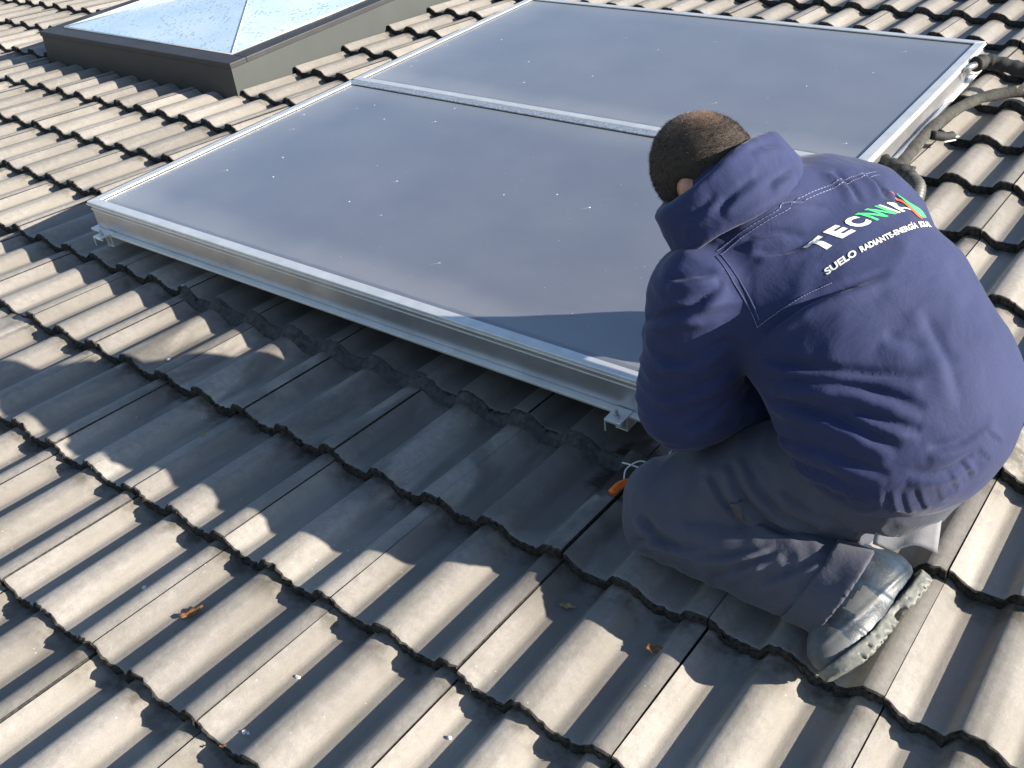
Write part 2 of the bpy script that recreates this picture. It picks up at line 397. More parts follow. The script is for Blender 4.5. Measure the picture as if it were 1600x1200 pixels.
# ------------------------------------------------------------ collectors
def collector_glass(name, dust):
    m = NT(name); c = m.coord(); q = m.xyz(c)
    wob = m.math('MULTIPLY', m.math('SUBTRACT', m.noise(m.mapping(c, (22, 22, 1)), 1, 4), .5), .016)
    wob2 = m.math('MULTIPLY', m.math('SUBTRACT', m.noise(c, 2.2, 3), .5), .22)
    yy = m.math('ADD', q[1], wob)
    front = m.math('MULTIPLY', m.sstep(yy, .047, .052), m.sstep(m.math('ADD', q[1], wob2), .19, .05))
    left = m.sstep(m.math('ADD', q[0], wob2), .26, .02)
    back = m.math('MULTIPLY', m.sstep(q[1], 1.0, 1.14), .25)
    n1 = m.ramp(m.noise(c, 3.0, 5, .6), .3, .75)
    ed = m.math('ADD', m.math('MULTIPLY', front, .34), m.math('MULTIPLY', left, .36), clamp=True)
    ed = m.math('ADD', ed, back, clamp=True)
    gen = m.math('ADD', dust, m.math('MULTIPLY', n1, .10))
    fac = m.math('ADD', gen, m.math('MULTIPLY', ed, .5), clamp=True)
    scr = m.noise(m.mapping(c, (3, 60, 1)), 1, 6, .7)
    fac = m.math('ADD', fac, m.math('MULTIPLY', m.ramp(scr, .62, .78), .06), clamp=True)
    vo = m.n('ShaderNodeTexVoronoi', Scale=26.0); m.l(c, vo.outputs and vo.inputs['Vector'])
    sp = m.math('MULTIPLY', m.sstep(vo.outputs['Distance'], .055, .035), m.ramp(m.noise(c, 14, 2), .52, .6))
    fac = m.math('ADD', fac, m.math('MULTIPLY', sp, .5), clamp=True)
    grain = m.noise(c, 900, 2)
    base = m.mix(m.math('MULTIPLY', grain, .5), (.060, .068, .104), (.080, .088, .126))
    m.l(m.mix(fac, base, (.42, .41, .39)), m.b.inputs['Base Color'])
    m.b.inputs['Roughness'].default_value = .38; m.b.inputs['IOR'].default_value = 1.85
    m.b.inputs['Coat Weight'].default_value = 1.0; m.b.inputs['Coat Roughness'].default_value = .22; m.b.inputs['Coat IOR'].default_value = 1.6
    m.bump(grain, .10, .0003)
    return m.mat
PL, PW, PH = 1.974, 1.176, .088
def make_collector(loc, rot, label, dust, specks, worn_back):
    t = empty('solar_collector', loc, rot); tag(t, label, 'solar collector', 'flat solar collectors on the roof')
    m = MB(); lip = .030
    # walls
    zb_ = -PH
    m.box((.006, .006, zb_+.004), (PL-.006, .012, -.0035)); m.box((.006, PW-.012, zb_+.004), (PL-.006, PW-.006, -.0035))
    m.box((.006, .0125, zb_+.004), (.012, PW-.0125, -.0035)); m.box((PL-.012, .0125, zb_+.004), (PL-.006, PW-.0125, -.0035))
    m.obj('side_wall', M_alu_side, t, bevel=.0015)
    b = MB(); b.box((-.010, -.012, zb_-.004), (PL+.010, .03, zb_+.0035)); b.box((-.010, PW-.03, zb_-.004), (PL+.010, PW, zb_+.0035))
    b.box((-.010, .0305, zb_-.004), (.03, PW-.0305, zb_+.0035)); b.box((PL-.03, .0305, zb_-.004), (PL+.010, PW-.0305, zb_+.0035))
    b.obj('bottom_flange', M_alu, t, bevel=.0012)
    bk = MB(); bk.box((.013, .013, zb_+.002), (PL-.013, PW-.013, zb_+.006)); bk.obj('back_plate', M_alu_side, t)
    # mitred top frame strips, each one a separate length of profile
    def strip(P, mat):
        s = MB(); g = .0006
        a, b_, c_, d_ = [Vector(p) for p in P]
        ctr = (a+b_+c_+d_)/4
        s.add([(p.x, p.y, -.004) for p in (a, b_, c_, d_)] + [(p.x, p.y, .0025) for p in (a, b_, c_, d_)],
              [(0,3,2,1), (4,5,6,7), (0,1,5,4), (1,2,6,5), (2,3,7,6), (3,0,4,7)])
        # raised outer rib
        return s.obj('frame_strip', mat, t, bevel=.0012)
    g = .0007
    strip([(g, 0), (PL-g, 0), (PL-lip-g, lip), (lip+g, lip)], M_alu)
    strip([(lip+g, PW-lip), (PL-lip-g, PW-lip), (PL-g, PW), (g, PW)], M_alu_old if worn_back else M_alu)
    strip([(0, g), (lip, lip+g), (lip, PW-lip-g), (0, PW-g)], M_alu)
    strip([(PL-lip, lip+g), (PL, g), (PL, PW-g), (PL-lip, PW-lip-g)], M_alu)
    rb = MB()
    for lo, hi in (((-.003, -.003, -.009), (PL+.003, .004, -.0045)), ((-.003, PW-.004, -.009), (PL+.003, PW+.0015, -.0045)), ((-.003, .0045, -.009), (.004, PW-.0045, -.0045)), ((PL-.004, .0045, -.009), (PL+.003, PW-.0045, -.0045))): rb.box(lo, hi)
    for lo, hi in (((.003, .0035, -.026), (PL-.003, .0058, -.022)), ((PL-.0058, .006, -.026), (PL-.0035, PW-.006, -.022))): rb.box(lo, hi)
    rb.obj('frame_rib', M_alu, t, bevel=.0008)
    s = MB(); z0, z1 = -.0075, -.0016; a = lip; w_ = .0045
    s.box((a, a, z0), (PL-a, a+w_, z1)); s.box((a, PW-a-w_, z0), (PL-a, PW-a, z1)); s.box((a, a+w_, z0), (a+w_, PW-a-w_, z1)); s.box((PL-a-w_, a+w_, z0), (PL-a, PW-a-w_, z1))
    s.obj('rubber_seal', M_seal, t)
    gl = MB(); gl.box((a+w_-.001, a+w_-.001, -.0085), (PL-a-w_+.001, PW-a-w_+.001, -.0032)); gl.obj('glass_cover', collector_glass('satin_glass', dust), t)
    d = MB(); rs = random.Random(int(dust*1000))
    for (x, y) in specks:
        cx, cy = x - loc[0], y - loc[1]; r_ = rs.uniform(.0012, .0032); n = 9
        pts = [(cx + r_*(1+rs.uniform(-.3, .3))*math.cos(6.283*k/n), cy + .8*r_*(1+rs.uniform(-.3, .3))*math.sin(6.283*k/n), -.0030) for k in range(n)]
        d.add(pts + [(cx, cy, -.0014)], [(k, (k+1) % n, n) for k in range(n)])
        if rs.random() < .55:
            L = rs.uniform(.015, .04); wd = .0006; ax, ay = -L*.62, -L*.78
            d.add([(cx+wd, cy, -.0029), (cx-wd, cy, -.0029), (cx+ax*.5-wd*.6, cy+ay*.5, -.0029), (cx+ax, cy+ay, -.0029), (cx+ax*.5+wd*.6, cy+ay*.5, -.0029)], [(0, 1, 2, 3, 4)])
    for k in range(70):
        cx, cy = rs.uniform(.06, PL-.06), rs.uniform(.06, PW-.06); r_ = rs.uniform(.0005, .0013)
        d.add([(cx + r_*math.cos(1.257*q), cy + r_*math.sin(1.257*q), -.0029) for q in range(5)], [(0, 1, 2, 3, 4)])
    o = d.obj('dirt_flecks', M_glass_dust, t, smooth=True); o['kind'] = 'stuff'
    return t
A0 = Vector((-1.1085, .9941, .1368)); tx, ty = -.0047, -.0126
X_ = Vector((1, .0016, tx)).normalized(); Y_ = Vector((-.0016, 1, ty)); Y_ = (Y_ - X_*Y_.dot(X_)).normalized(); Z_ = X_.cross(Y_)
PR = Matrix((X_, Y_, Z_)).transposed().to_4x4()
SPECKS1 = [(-0.945, 1.714), (-0.789, 1.519), (-1.005, 1.495), (-0.698, 1.394), (-0.834, 2.006), (-0.872, 1.958), (-0.535, 2.094), (-0.308, 1.54), (-0.192, 1.344), (0.047, 1.603), (-0.446, 1.601), (-0.343, 1.369), (0.141, 1.203), (-1.016, 1.831), (-0.884, 1.365), (0.185, 1.67), (0.313, 1.64), (-0.704, 1.915), (-0.518, 1.97)]
SPECKS2 = [(-0.859, 2.796), (-1.022, 2.454), (-1.0, 2.393), (-0.585, 2.604), (-0.463, 2.405), (-0.189, 2.898), (0.265, 2.479), (0.761, 2.326), (0.645, 3.179), (-0.264, 2.554), (0.4, 2.58), (0.62, 2.928), (-1.03, 2.656), (-0.029, 3.06), (-0.381, 2.99), (0.468, 2.73)]
c1 = make_collector(A0, PR, 'nearer flat solar collector with dusty front edge whose corner the man leans over', .10, SPECKS1, True)
B0 = A0 + Y_ * (PW + .010)
c2 = make_collector(B0, PR, 'farther flat solar collector lying beyond the first, pipe joined at its right side', .15, SPECKS2, False)
# mounting rails and front clamps
for (du, lab1, lab2) in ((.075, 'aluminium rail under the left ends of both collectors', 'small bolted clamp at the left front corner of the nearer collector'),
                         (PL-.055, 'aluminium rail under the right ends of both collectors', 'small bolted clamp at the right front corner of the nearer collector beside the sleeve')):
    o_ = A0 + X_*du + Z_*(-PH-.005)
    r = empty('mounting_rail', o_, PR); tag(r, lab1, 'rail', 'rails under the collectors')
    b = MB(); b.box((-.015, -.012, -.036), (.015, 2.38, -.033)); b.box((-.015, -.012, -.0325), (-.0125, 2.38, -.0005)); b.box((.0125, -.012, -.0325), (.015, 2.38, -.0005)); b.box((-.012, -.012, -.0035), (.012, 2.38, -.0005)); b.obj('channel', M_alu, r, bevel=.0006)
    for y in (.35, 1.15, 1.95):
        b = MB(); b.box((-.014, y, -.10), (.014, y+.04, -.042)); b.obj('roof_hook', M_steel, r)
    k = empty('clamp', o_ + Y_*-.03, PR); tag(k, lab2, 'clamp', 'clamps at the front corners of the collectors')
    b = MB(); b.box((-.020, -.018, .006), (.020, .034, .0105)); b.box((-.020, -.018, -.022), (-.017, -.015, .0055)); b.box((-.020, -.0145, .0005), (.020, -.010, .0055)); b.obj('clamp_plate', M_alu, k, bevel=.0008)
    b = MB(); b.tube([(0, 0, .0107), (0, 0, .0165)], .0075, 6); b.tube([(0, 0, .0165), (0, 0, .028)], .0038, 10); b.obj('bolt', M_steel, k)

# ------------------------------------------------------------ pipes on the right
pipe = empty('insulated_pipe', (.9, 3.2, 0)); tag(pipe, 'thick black foam covered pipe leaving the far right corner of the farther collector', 'pipe')
P = lambda pts, o: [Vector(p) - Vector(o) for p in pts]
b = MB(); ctr = spline([(.885, 3.16, .085), (.905, 3.215, .080), (.97, 3.235, .066), (1.06, 3.24, .05), (1.25, 3.22, .035), (1.7, 3.1, .03)], 6)
b.tube(P(ctr, (.9, 3.2, 0)), [.024 + .0025*math.sin(i*1.9) for i in range(len(ctr))], 16, jit=.06); b.obj('foam_sleeve', M_pipe, pipe, smooth=True)
b = MB(); b.tube(P([(.86, 3.11, .082), (.875, 3.13, .085), (.887, 3.16, .085)], (.9, 3.2, 0)), .012, 12); b.tube(P([(.866, 3.10, .070), (.905, 3.13, .066)], (.9, 3.2, 0)), .004, 8); b.obj('pipe_fitting', M_steel, pipe, smooth=True)
def old_pipe_mat():
    m = NT('weathered_foam_insulation'); c = m.coord(); n1 = m.noise(c, 30, 5, .65); n2 = m.noise(c, 90, 4, .7)
    col = m.mix(m.ramp(n1, .35, .7), (.024, .024, .020), (.066, .064, .056))
    col = m.mix(m.ramp(m.noise(m.mapping(c, (30, 9, 30)), 1, 4), .64, .70), col, (.36, .26, .13))
    m.l(col, m.b.inputs['Base Color']); m.b.inputs['Roughness'].default_value = .9; m.bump(n2, .9, .004); return m.mat
op = empty('weathered_pipe', (.9, 2.7, 0)); tag(op, 'old grey pipe insulation with torn yellow patches running beside the right collector edge', 'pipe')
b = MB(); ctr = spline([(.905, 2.12, .022), (.902, 2.3, .026), (.895, 2.5, .028), (.893, 2.72, .03), (.925, 2.92, .032), (.985, 3.04, .034), (1.10, 3.13, .03), (1.4, 3.2, .02)], 7)
b.tube(P(ctr, (.9, 2.7, 0)), [.0185 + .0010*math.sin(i*1.3) for i in range(len(ctr))], 16, jit=.05); b.obj('foam_sleeve', old_pipe_mat(), op, smooth=True)
b = MB()
for s0 in (2.68, 2.71): b.tube(P([(.945, s0, .005), (.97, s0+.03, .004)], (.9, 2.7, 0)), .0025, 6)
b.obj('cable_tie', M_white_pl, op)
b = MB(); b.tube(P(spline([(.91, 2.66, .03), (.94, 2.69, .018), (.955, 2.72, .012)], 4), (.9, 2.7, 0)), .014, 10, jit=.2); b.obj('black_tape', M_pipe, op, smooth=True)
rp = empty('ribbed_hose', (.95, 2.3, 0)); tag(rp, 'black wrapped pipe end with ribbed hose just behind the man\'s right shoulder', 'hose')
b = MB(); b.tube(P(spline([(.86, 2.37, .05), (.90, 2.345, .052), (.945, 2.315, .046), (.975, 2.295, .040)], 5), (.95, 2.3, 0)), [.022+.004*math.sin(i*1.7) for i in range(16)], 14, jit=.22); b.obj('black_wrap', M_pipe, rp, smooth=True)
b = MB(); b.tube(P(spline([(.93, 2.36, .035), (.95, 2.36, .030)], 3), (.95, 2.3, 0)), .024, 12, jit=.2); b.obj('black_knob', M_pipe, rp, smooth=True)
b = MB(); ctr = spline([(.965, 2.30, .042), (.99, 2.275, .036), (1.0, 2.24, .022), (1.0, 2.21, .006)], 12)
b.tube(P(ctr, (.95, 2.3, 0)), [.024 + .0030*math.sin(i*2.1) for i in range(len(ctr))], 16); b.obj('ribbed_sleeve', simple('dull_black_rubber', (.07, .072, .065), .5, var=.4), rp, smooth=True)

# --- distance functions

def V(*a): return np.array(a,float)
def unit(a): a=np.array(a,float); return a/np.linalg.norm(a)
def frame(z,x=None):
    z=unit(z); x=np.array(x if x is not None else (0,0,1.),float); x=unit(x-z*(x@z)); return np.stack([x,np.cross(z,x),z])
def ell(P,c,r,F=None):
    q=P-np.array(c)
    if F is not None: q=q@np.asarray(F).T
    r=np.array(r,float); k0=np.sqrt(((q/r)**2).sum(-1)); k1=np.sqrt(((q/r**2)**2).sum(-1))+1e-9
    return k0*(k0-1)/k1
def cone(P,a,b,ra,rb,flat=None,fk=1.0):
    a=np.array(a,float);b=np.array(b,float)
    q=P-a; d=b-a
    if flat is not None:
        n=unit(flat); q=q+(q@n)[:,None]*n*(1/fk-1); d=d+(d@n)*n*(1/fk-1)
    t=np.clip((q@d)/(d@d),0,1)
    return np.sqrt(((q-t[:,None]*d)**2).sum(-1))-(ra+(rb-ra)*t)
def su(a,b,k):
    h=np.clip(.5+.5*(b-a)/k,0,1); return b+(a-b)*h-k*h*(1-h)
def ss(a,b,k): # a minus b
    return -su(-a,b,k)
def box(P,c,h,F,r=.01):
    q=np.abs((P-np.array(c))@np.asarray(F).T)-np.array(h)+r
    return np.sqrt((np.maximum(q,0)**2).sum(-1))+np.minimum(q.max(-1),0)-r

FW=unit((-.95,.3,0)); RT=unit((.3,.95,0))
PEL=V(1.46,.96,.25); CH=V(1.20,1.03,.49); NK=V(1.10,1.03,.60)
AX=unit(CH-PEL); BK=unit(np.cross(AX,RT)); BK=BK if BK[2]>0 else -BK
FT=np.stack([RT,BK,AX])
HA=unit((-.72,.0,.66)); HF=unit(np.cross((0,1.,0),HA)); HF=HF if HF[2]<0 else -HF
HC=V(.992,.99,.625)

CT=V(1.05,.985,.585); CA=unit((-.62,.05,.70)); CF=frame(CA,(.2,1,0))
def torso(P):
    d=ell(P,(1.38,.935,.315),(.212,.165,.175),FT)
    d=su(d,ell(P,(1.29,.985,.40),(.221,.152,.18),FT),.05)
    d=su(d,ell(P,(1.185,1.045,.468),(.238,.122,.18),FT),.05)
    return d
def larm(P):
    SL=V(1.065,.85,.47); EL=V(1.055,.82,.285); WL=V(1.15,.96,.22)
    return su(cone(P,SL,EL,.088,.086),cone(P,EL+V(0,0,-.01),WL,.075,.06),.03)
def rarm(P):
    SR=V(1.19,1.19,.47); ER=V(1.10,1.30,.24); WR=V(.98,1.18,.2)
    return su(cone(P,SR,ER,.085,.07),cone(P,ER,WR,.07,.055),.02)
def jacket(P):
    d=torso(P)
    d=su(d,larm(P),.022)
    d=su(d,rarm(P),.05)
    # neck funnel
    d=su(d,cone(P,CT-CA*.04,CT,.10,.09),.04)
    # hem cut
    hp=V(1.44,.80,.165); hn=unit((.35,-.1,-.9))
    d=np.maximum(d,(P-hp)@hn)
    return d
def collar(P):
    q=(P-CT)@CF.T   # x: lateral(+V), y, z axis
    z=q[:,2]
    rr=np.sqrt((q[:,0]/1.5)**2+q[:,1]**2)
    R0=.085-.12*(z)
    ang=np.arctan2(q[:,1],q[:,0])
    hz=.050-.006*np.cos(2*ang)
    a_=np.abs(rr-R0-.005*np.sin(3*ang+1))-.003; b_=np.abs(z-.01)-hz+.012
    d=np.sqrt(np.maximum(a_,0)**2+np.maximum(b_,0)**2)+np.minimum(np.maximum(a_,b_),0)-.011
    return d
def head(P):
    F=np.stack([V(0,1,0),HF,HA])
    d=ell(P,HC,(.067,.090,.093),F)
    d=su(d,ell(P,HC+HF*.03-HA*.06,(.056,.07,.07),F),.03)
    d=su(d,cone(P,HC-HA*.05-HF*.03,NK+V(.0,0,-.04),.051,.056),.02)
    for s in(-1,1):
        e=ell(P,HC+V(0,s*.068,0)-HA*.025,(.012,.02,.03),F); d=su(d,e,.006)
    return d
def trousers(P):
    HL=V(1.34,.88,.20); KL=V(1.045,.765,.08); AL=V(1.365,.72,.075)
    d=su(cone(P,HL,KL,.118,.078),cone(P,KL+V(0,-.025,-.03),AL,.070,.072),.007)
    d=su(d,ell(P,(1.375,.895,.235),(.122,.14,.13),FT),.06)
    HR=V(1.36,1.06,.22); KR=V(1.05,1.14,.08); AR=V(1.38,1.12,.06)
    d=su(d,su(cone(P,HR,KR,.11,.075),cone(P,KR,AR,.068,.06),.03),.04)
    cut=np.maximum((P-AL)@unit((1,-.25,-.1))-.01,P[:,2]-.15)
    cut=np.where(P[:,2]<.17,(P-AL)@unit((1,-.15,.0))-.01,-1)
    d=np.maximum(d,cut)
    return d
T_=V(1.388,.618,.05); H_=V(1.425,.835,.06); SX=unit(T_-H_); SN=unit(V(1,0,-.5)-SX*(V(1,0,-.5)@SX)); SF=np.stack([SX,np.cross(-SN,SX),-SN]) # rows toe, side, up(from sole)
SO=(T_+H_)/2+SN*.05
def shoe(P):
    q=(P-SO)@SF.T
    x,y,z=q.T
    L=.135
    w=.043+.006*np.clip(x/L,-1,1)
    r=np.sqrt((x/L)**4+(y/w)**2)  # outline
    sole=np.maximum((r**.5-1)*.05, np.abs(z-.015)-.016)
    up=ell(q,(.01,0,.03),(.128,.043,.055)); up=su(up,ell(q,(-.075,0,.055),(.055,.038,.05)),.03)
    up=su(up,cone(q,(-.07,0,.05),(-.06,0,.11),.042,.042),.02)
    return su(sole,np.maximum(up,-z),.004)

FOLDS=[(9, 11, [(1.1986, 0.7892, 0.4359), (1.2744, 0.779, 0.4447), (1.3537, 0.7972, 0.4507), (1.4247, 0.8322, 0.4482)]), (10, 11, [(1.216, 0.7777, 0.4066), (1.3074, 0.7734, 0.4315), (1.3786, 0.7862, 0.432), (1.4443, 0.8007, 0.4139)]), (9, 11, [(1.2099, 0.7834, 0.3699), (1.2988, 0.7545, 0.3909), (1.3691, 0.7492, 0.3878), (1.4295, 0.7555, 0.367)]), (6, 9, [(1.3533, 0.7606, 0.4071), (1.4078, 0.7667, 0.4001), (1.4489, 0.7828, 0.3908)]), (7, 10, [(1.176, 0.8837, 0.2364), (1.299, 0.7411, 0.3325), (1.3724, 0.7287, 0.3385), (1.4257, 0.7408, 0.3277)]), (5, 9, [(1.2721, 0.764, 0.2787), (1.3374, 0.7276, 0.299), (1.3871, 0.7279, 0.2915)]), (8, 10, [(1.1909, 0.8024, 0.4672), (1.215, 0.815, 0.4926), (1.2471, 0.842, 0.5185), (1.2928, 0.8834, 0.5364), (1.3313, 0.9337, 0.5421)]), (6, 9, [(1.0838, 0.8916, 0.5932), (1.1268, 0.9241, 0.6173), (1.1623, 0.9633, 0.6135), (1.1989, 1.0039, 0.5962)]), (5, 8, [(1.1174, 0.8801, 0.5726), (1.1531, 0.9055, 0.583), (1.1945, 0.9313, 0.5756)]), (4, 8, [(1.142, 0.8749, 0.5585), (1.1845, 0.897, 0.561), (1.2254, 0.9442, 0.572)]), (8, 10, [(0.9953, 0.7888, 0.4408), (1.0574, 0.7633, 0.4831), (1.0987, 0.78, 0.5113), (1.1179, 0.816, 0.5316)]), (6, 10, [(1.0325, 0.7884, 0.5237), (1.0724, 0.798, 0.5406), (1.1045, 0.8205, 0.5429)]), (6, 10, [(1.0389, 0.7532, 0.3999), (1.0938, 0.7589, 0.4143), (1.1402, 0.7981, 0.4421)]), (7, 10, [(1.0449, 0.7406, 0.3322), (1.0972, 0.7531, 0.3558), (1.1403, 0.8012, 0.3847)]), (6, 9, [(1.0928, 0.7396, 0.2838), (1.1248, 0.7678, 0.3036), (1.1438, 0.8206, 0.3283)]), (5, 9, [(1.1733, 1.0894, 0.6136), (1.2128, 1.0738, 0.5995), (1.2415, 1.0434, 0.585)]), (5, 9, [(1.2112, 1.1335, 0.5987), (1.2428, 1.1244, 0.5835), (1.266, 1.0923, 0.5737)]), (4, 8, [(1.2641, 1.1436, 0.5678), (1.2892, 1.0881, 0.5634)]), (3, 13, [(1.3887, 0.9175, 0.5054), (1.4456, 0.8754, 0.4577), (1.4838, 0.8344, 0.4059)]), (3, 14, [(1.3581, 0.8497, 0.4904), (1.4025, 0.8607, 0.4753), (1.4598, 0.8898, 0.4535)]), (5, 10, [(1.4628, 0.778, 0.3667), (1.4961, 0.814, 0.3662), (1.5206, 0.8736, 0.3813)]), (4, 10, [(1.4485, 0.7539, 0.3301), (1.4914, 0.791, 0.3267), (1.5142, 0.8269, 0.3401)]), (1.1, 4.2, [(1.2585, 0.7705, 0.2926)]), (1.8, 4.2, [(1.3026, 0.7386, 0.3091)]), (2.5, 4.2, [(1.3099, 0.7524, 0.2479), (1.3277, 0.7294, 0.3085)]), (1.4500000000000002, 4.2, [(1.3411, 0.7375, 0.2564), (1.3503, 0.7255, 0.3074)]), (2.15, 4.2, [(1.3673, 0.7346, 0.2576), (1.371, 0.7252, 0.3061)]), (1.1, 4.2, [(1.391, 0.7377, 0.2557), (1.3905, 0.7277, 0.3044)]), (1.8, 4.2, [(1.413, 0.746, 0.2501), (1.409, 0.7326, 0.3015)]), (2.5, 4.2, [(1.4336, 0.7573, 0.2454), (1.4265, 0.7395, 0.2997)]), (1.4500000000000002, 4.2, [(1.4531, 0.7714, 0.2418), (1.4431, 0.7482, 0.2994)]), (2.15, 4.2, [(1.4719, 0.7841, 0.247), (1.4586, 0.7583, 0.3037)]), (1.1, 4.2, [(1.4896, 0.7971, 0.2579), (1.4794, 0.7761, 0.3097)]), (1.8, 4.2, [(1.5056, 0.8106, 0.2764), (1.492, 0.7907, 0.3217)]), (2.5, 4.2, [(1.5199, 0.8294, 0.2948), (1.5034, 0.8084, 0.3349)]), (1.4500000000000002, 4.2, [(1.532, 0.8542, 0.315), (1.5132, 0.8302, 0.3504)]), (2.15, 4.2, [(1.5394, 0.8806, 0.3332), (1.5191, 0.8522, 0.3653)])]
TFOLDS=[(7, 9, [(1.1591, 0.7731, 0.2172), (1.2076, 0.7356, 0.1824), (1.2486, 0.7366, 0.1434), (1.3051, 0.7347, 0.1413)]), (6, 8, [(1.1828, 0.783, 0.2311), (1.2307, 0.745, 0.1999), (1.2776, 0.7435, 0.1663), (1.3267, 0.7591, 0.1487)]), (6, 8, [(1.1351, 0.7513, 0.1949), (1.1709, 0.7284, 0.1711), (1.2081, 0.726, 0.1397)]), (5, 8, [(1.2582, 0.7553, 0.2183), (1.3059, 0.75, 0.1889), (1.3665, 0.7571, 0.1844)]), (8, 9, [(1.03, 0.6919, 0.1042), (1.0712, 0.6755, 0.084), (1.1184, 0.6697, 0.0821), (1.1732, 0.6803, 0.1089)]), (6, 8, [(1.0254, 0.6738, 0.0382), (1.0663, 0.6726, 0.0761), (1.1075, 0.6667, 0.0681)]), (6, 8, [(1.134, 0.6637, 0.0566)]), (6, 8, [(1.1837, 0.6619, 0.0463), (1.2469, 0.6715, 0.1106), (1.2879, 0.7, 0.1364)]), (5, 8, [(1.2666, 0.6562, 0.0828), (1.3195, 0.6788, 0.1286), (1.3574, 0.711, 0.146)]), (5, 8, [(1.3331, 0.6531, 0.0939), (1.3699, 0.6855, 0.1213)]), (5, 8, [(1.1453, 0.6654, 0.0768), (1.2106, 0.6758, 0.1098), (1.2651, 0.7018, 0.1347)]), (5, 7, [(1.3728, 0.7044, 0.1199), (1.3823, 0.7676, 0.0894)])]
CFOLDS=[(5, 8, [(1.1298, 0.9379, 0.6421), (1.134, 1.0118, 0.6388)]), (5, 9, [(1.0792, 0.8671, 0.62), (1.0963, 0.8963, 0.6429), (1.1148, 0.9457, 0.6574)]), (4, 9, [(1.0865, 0.9577, 0.6848), (1.0967, 1.0432, 0.6635)]), (5, 9, [(1.0225, 0.8486, 0.5944), (1.0511, 0.8578, 0.6184), (1.0713, 0.8816, 0.6445)])]
SEAMS=[[(1.0936, 0.8523, 0.5546), (1.116, 0.8827, 0.5766), (1.1527, 0.9273, 0.6026), (1.1754, 0.9827, 0.6076), (1.1982, 1.0561, 0.6043), (1.2155, 1.1083, 0.5988), (1.2297, 1.1596, 0.5866)], [(1.0858, 0.8566, 0.5575), (1.1106, 0.8846, 0.5812), (1.1477, 0.9283, 0.6076), (1.1706, 0.9858, 0.6118), (1.1922, 1.0624, 0.6072), (1.2098, 1.114, 0.601), (1.2225, 1.1639, 0.5893)], [(1.0892, 0.8458, 0.5546), (1.1155, 0.8312, 0.5401), (1.141, 0.8247, 0.5159), (1.1678, 0.8158, 0.4877), (1.1816, 0.8062, 0.4715)], [(1.0938, 0.8539, 0.555), (1.1197, 0.8401, 0.5411), (1.1463, 0.8314, 0.5183), (1.1712, 0.8192, 0.4938), (1.1816, 0.8117, 0.4824)], [(1.1816, 0.8062, 0.4715), (1.2069, 0.8208, 0.4985), (1.2388, 0.8486, 0.5239), (1.2666, 0.8751, 0.5372)]]
TEXT1=[(1.2334, 0.9104, 0.5583), (1.306, 1.1264, 0.5461), (1.203, 0.911, 0.5641), (1.2774, 1.1064, 0.5663)]
TEXT2=[(1.2552, 0.8825, 0.5425), (1.3352, 1.1065, 0.5363), (1.2462, 0.8889, 0.5469), (1.3252, 1.118, 0.538)]
GREEN=[(1.2654, 1.1433, 0.5671), (1.2754, 1.1408, 0.5609), (1.2919, 1.1423, 0.5498), (1.3061, 1.1553, 0.5352), (1.3174, 1.1443, 0.5322), (1.3177, 1.1173, 0.5424), (1.3038, 1.116, 0.5504), (1.2884, 1.1258, 0.5564), (1.2757, 1.1367, 0.5617)]
RED=[(1.2601, 1.1203, 0.5738), (1.2674, 1.1281, 0.5684), (1.278, 1.13, 0.5616), (1.2892, 1.1234, 0.5566), (1.3038, 1.116, 0.5504), (1.32, 1.1135, 0.5424), (1.3132, 1.104, 0.5487), (1.2959, 1.1099, 0.5561), (1.2824, 1.1205, 0.5611), (1.2714, 1.1231, 0.5668)]
TPOCKET=[(1.1854, 0.7298, 0.1724), (1.2024, 0.7346, 0.1809), (1.2133, 0.7284, 0.1535), (1.1962, 0.7238, 0.1446)]
TSEAM=[[], [(1.2385, 0.7719, 0.2382), (1.2632, 0.7561, 0.2198), (1.2937, 0.7509, 0.2033)]]
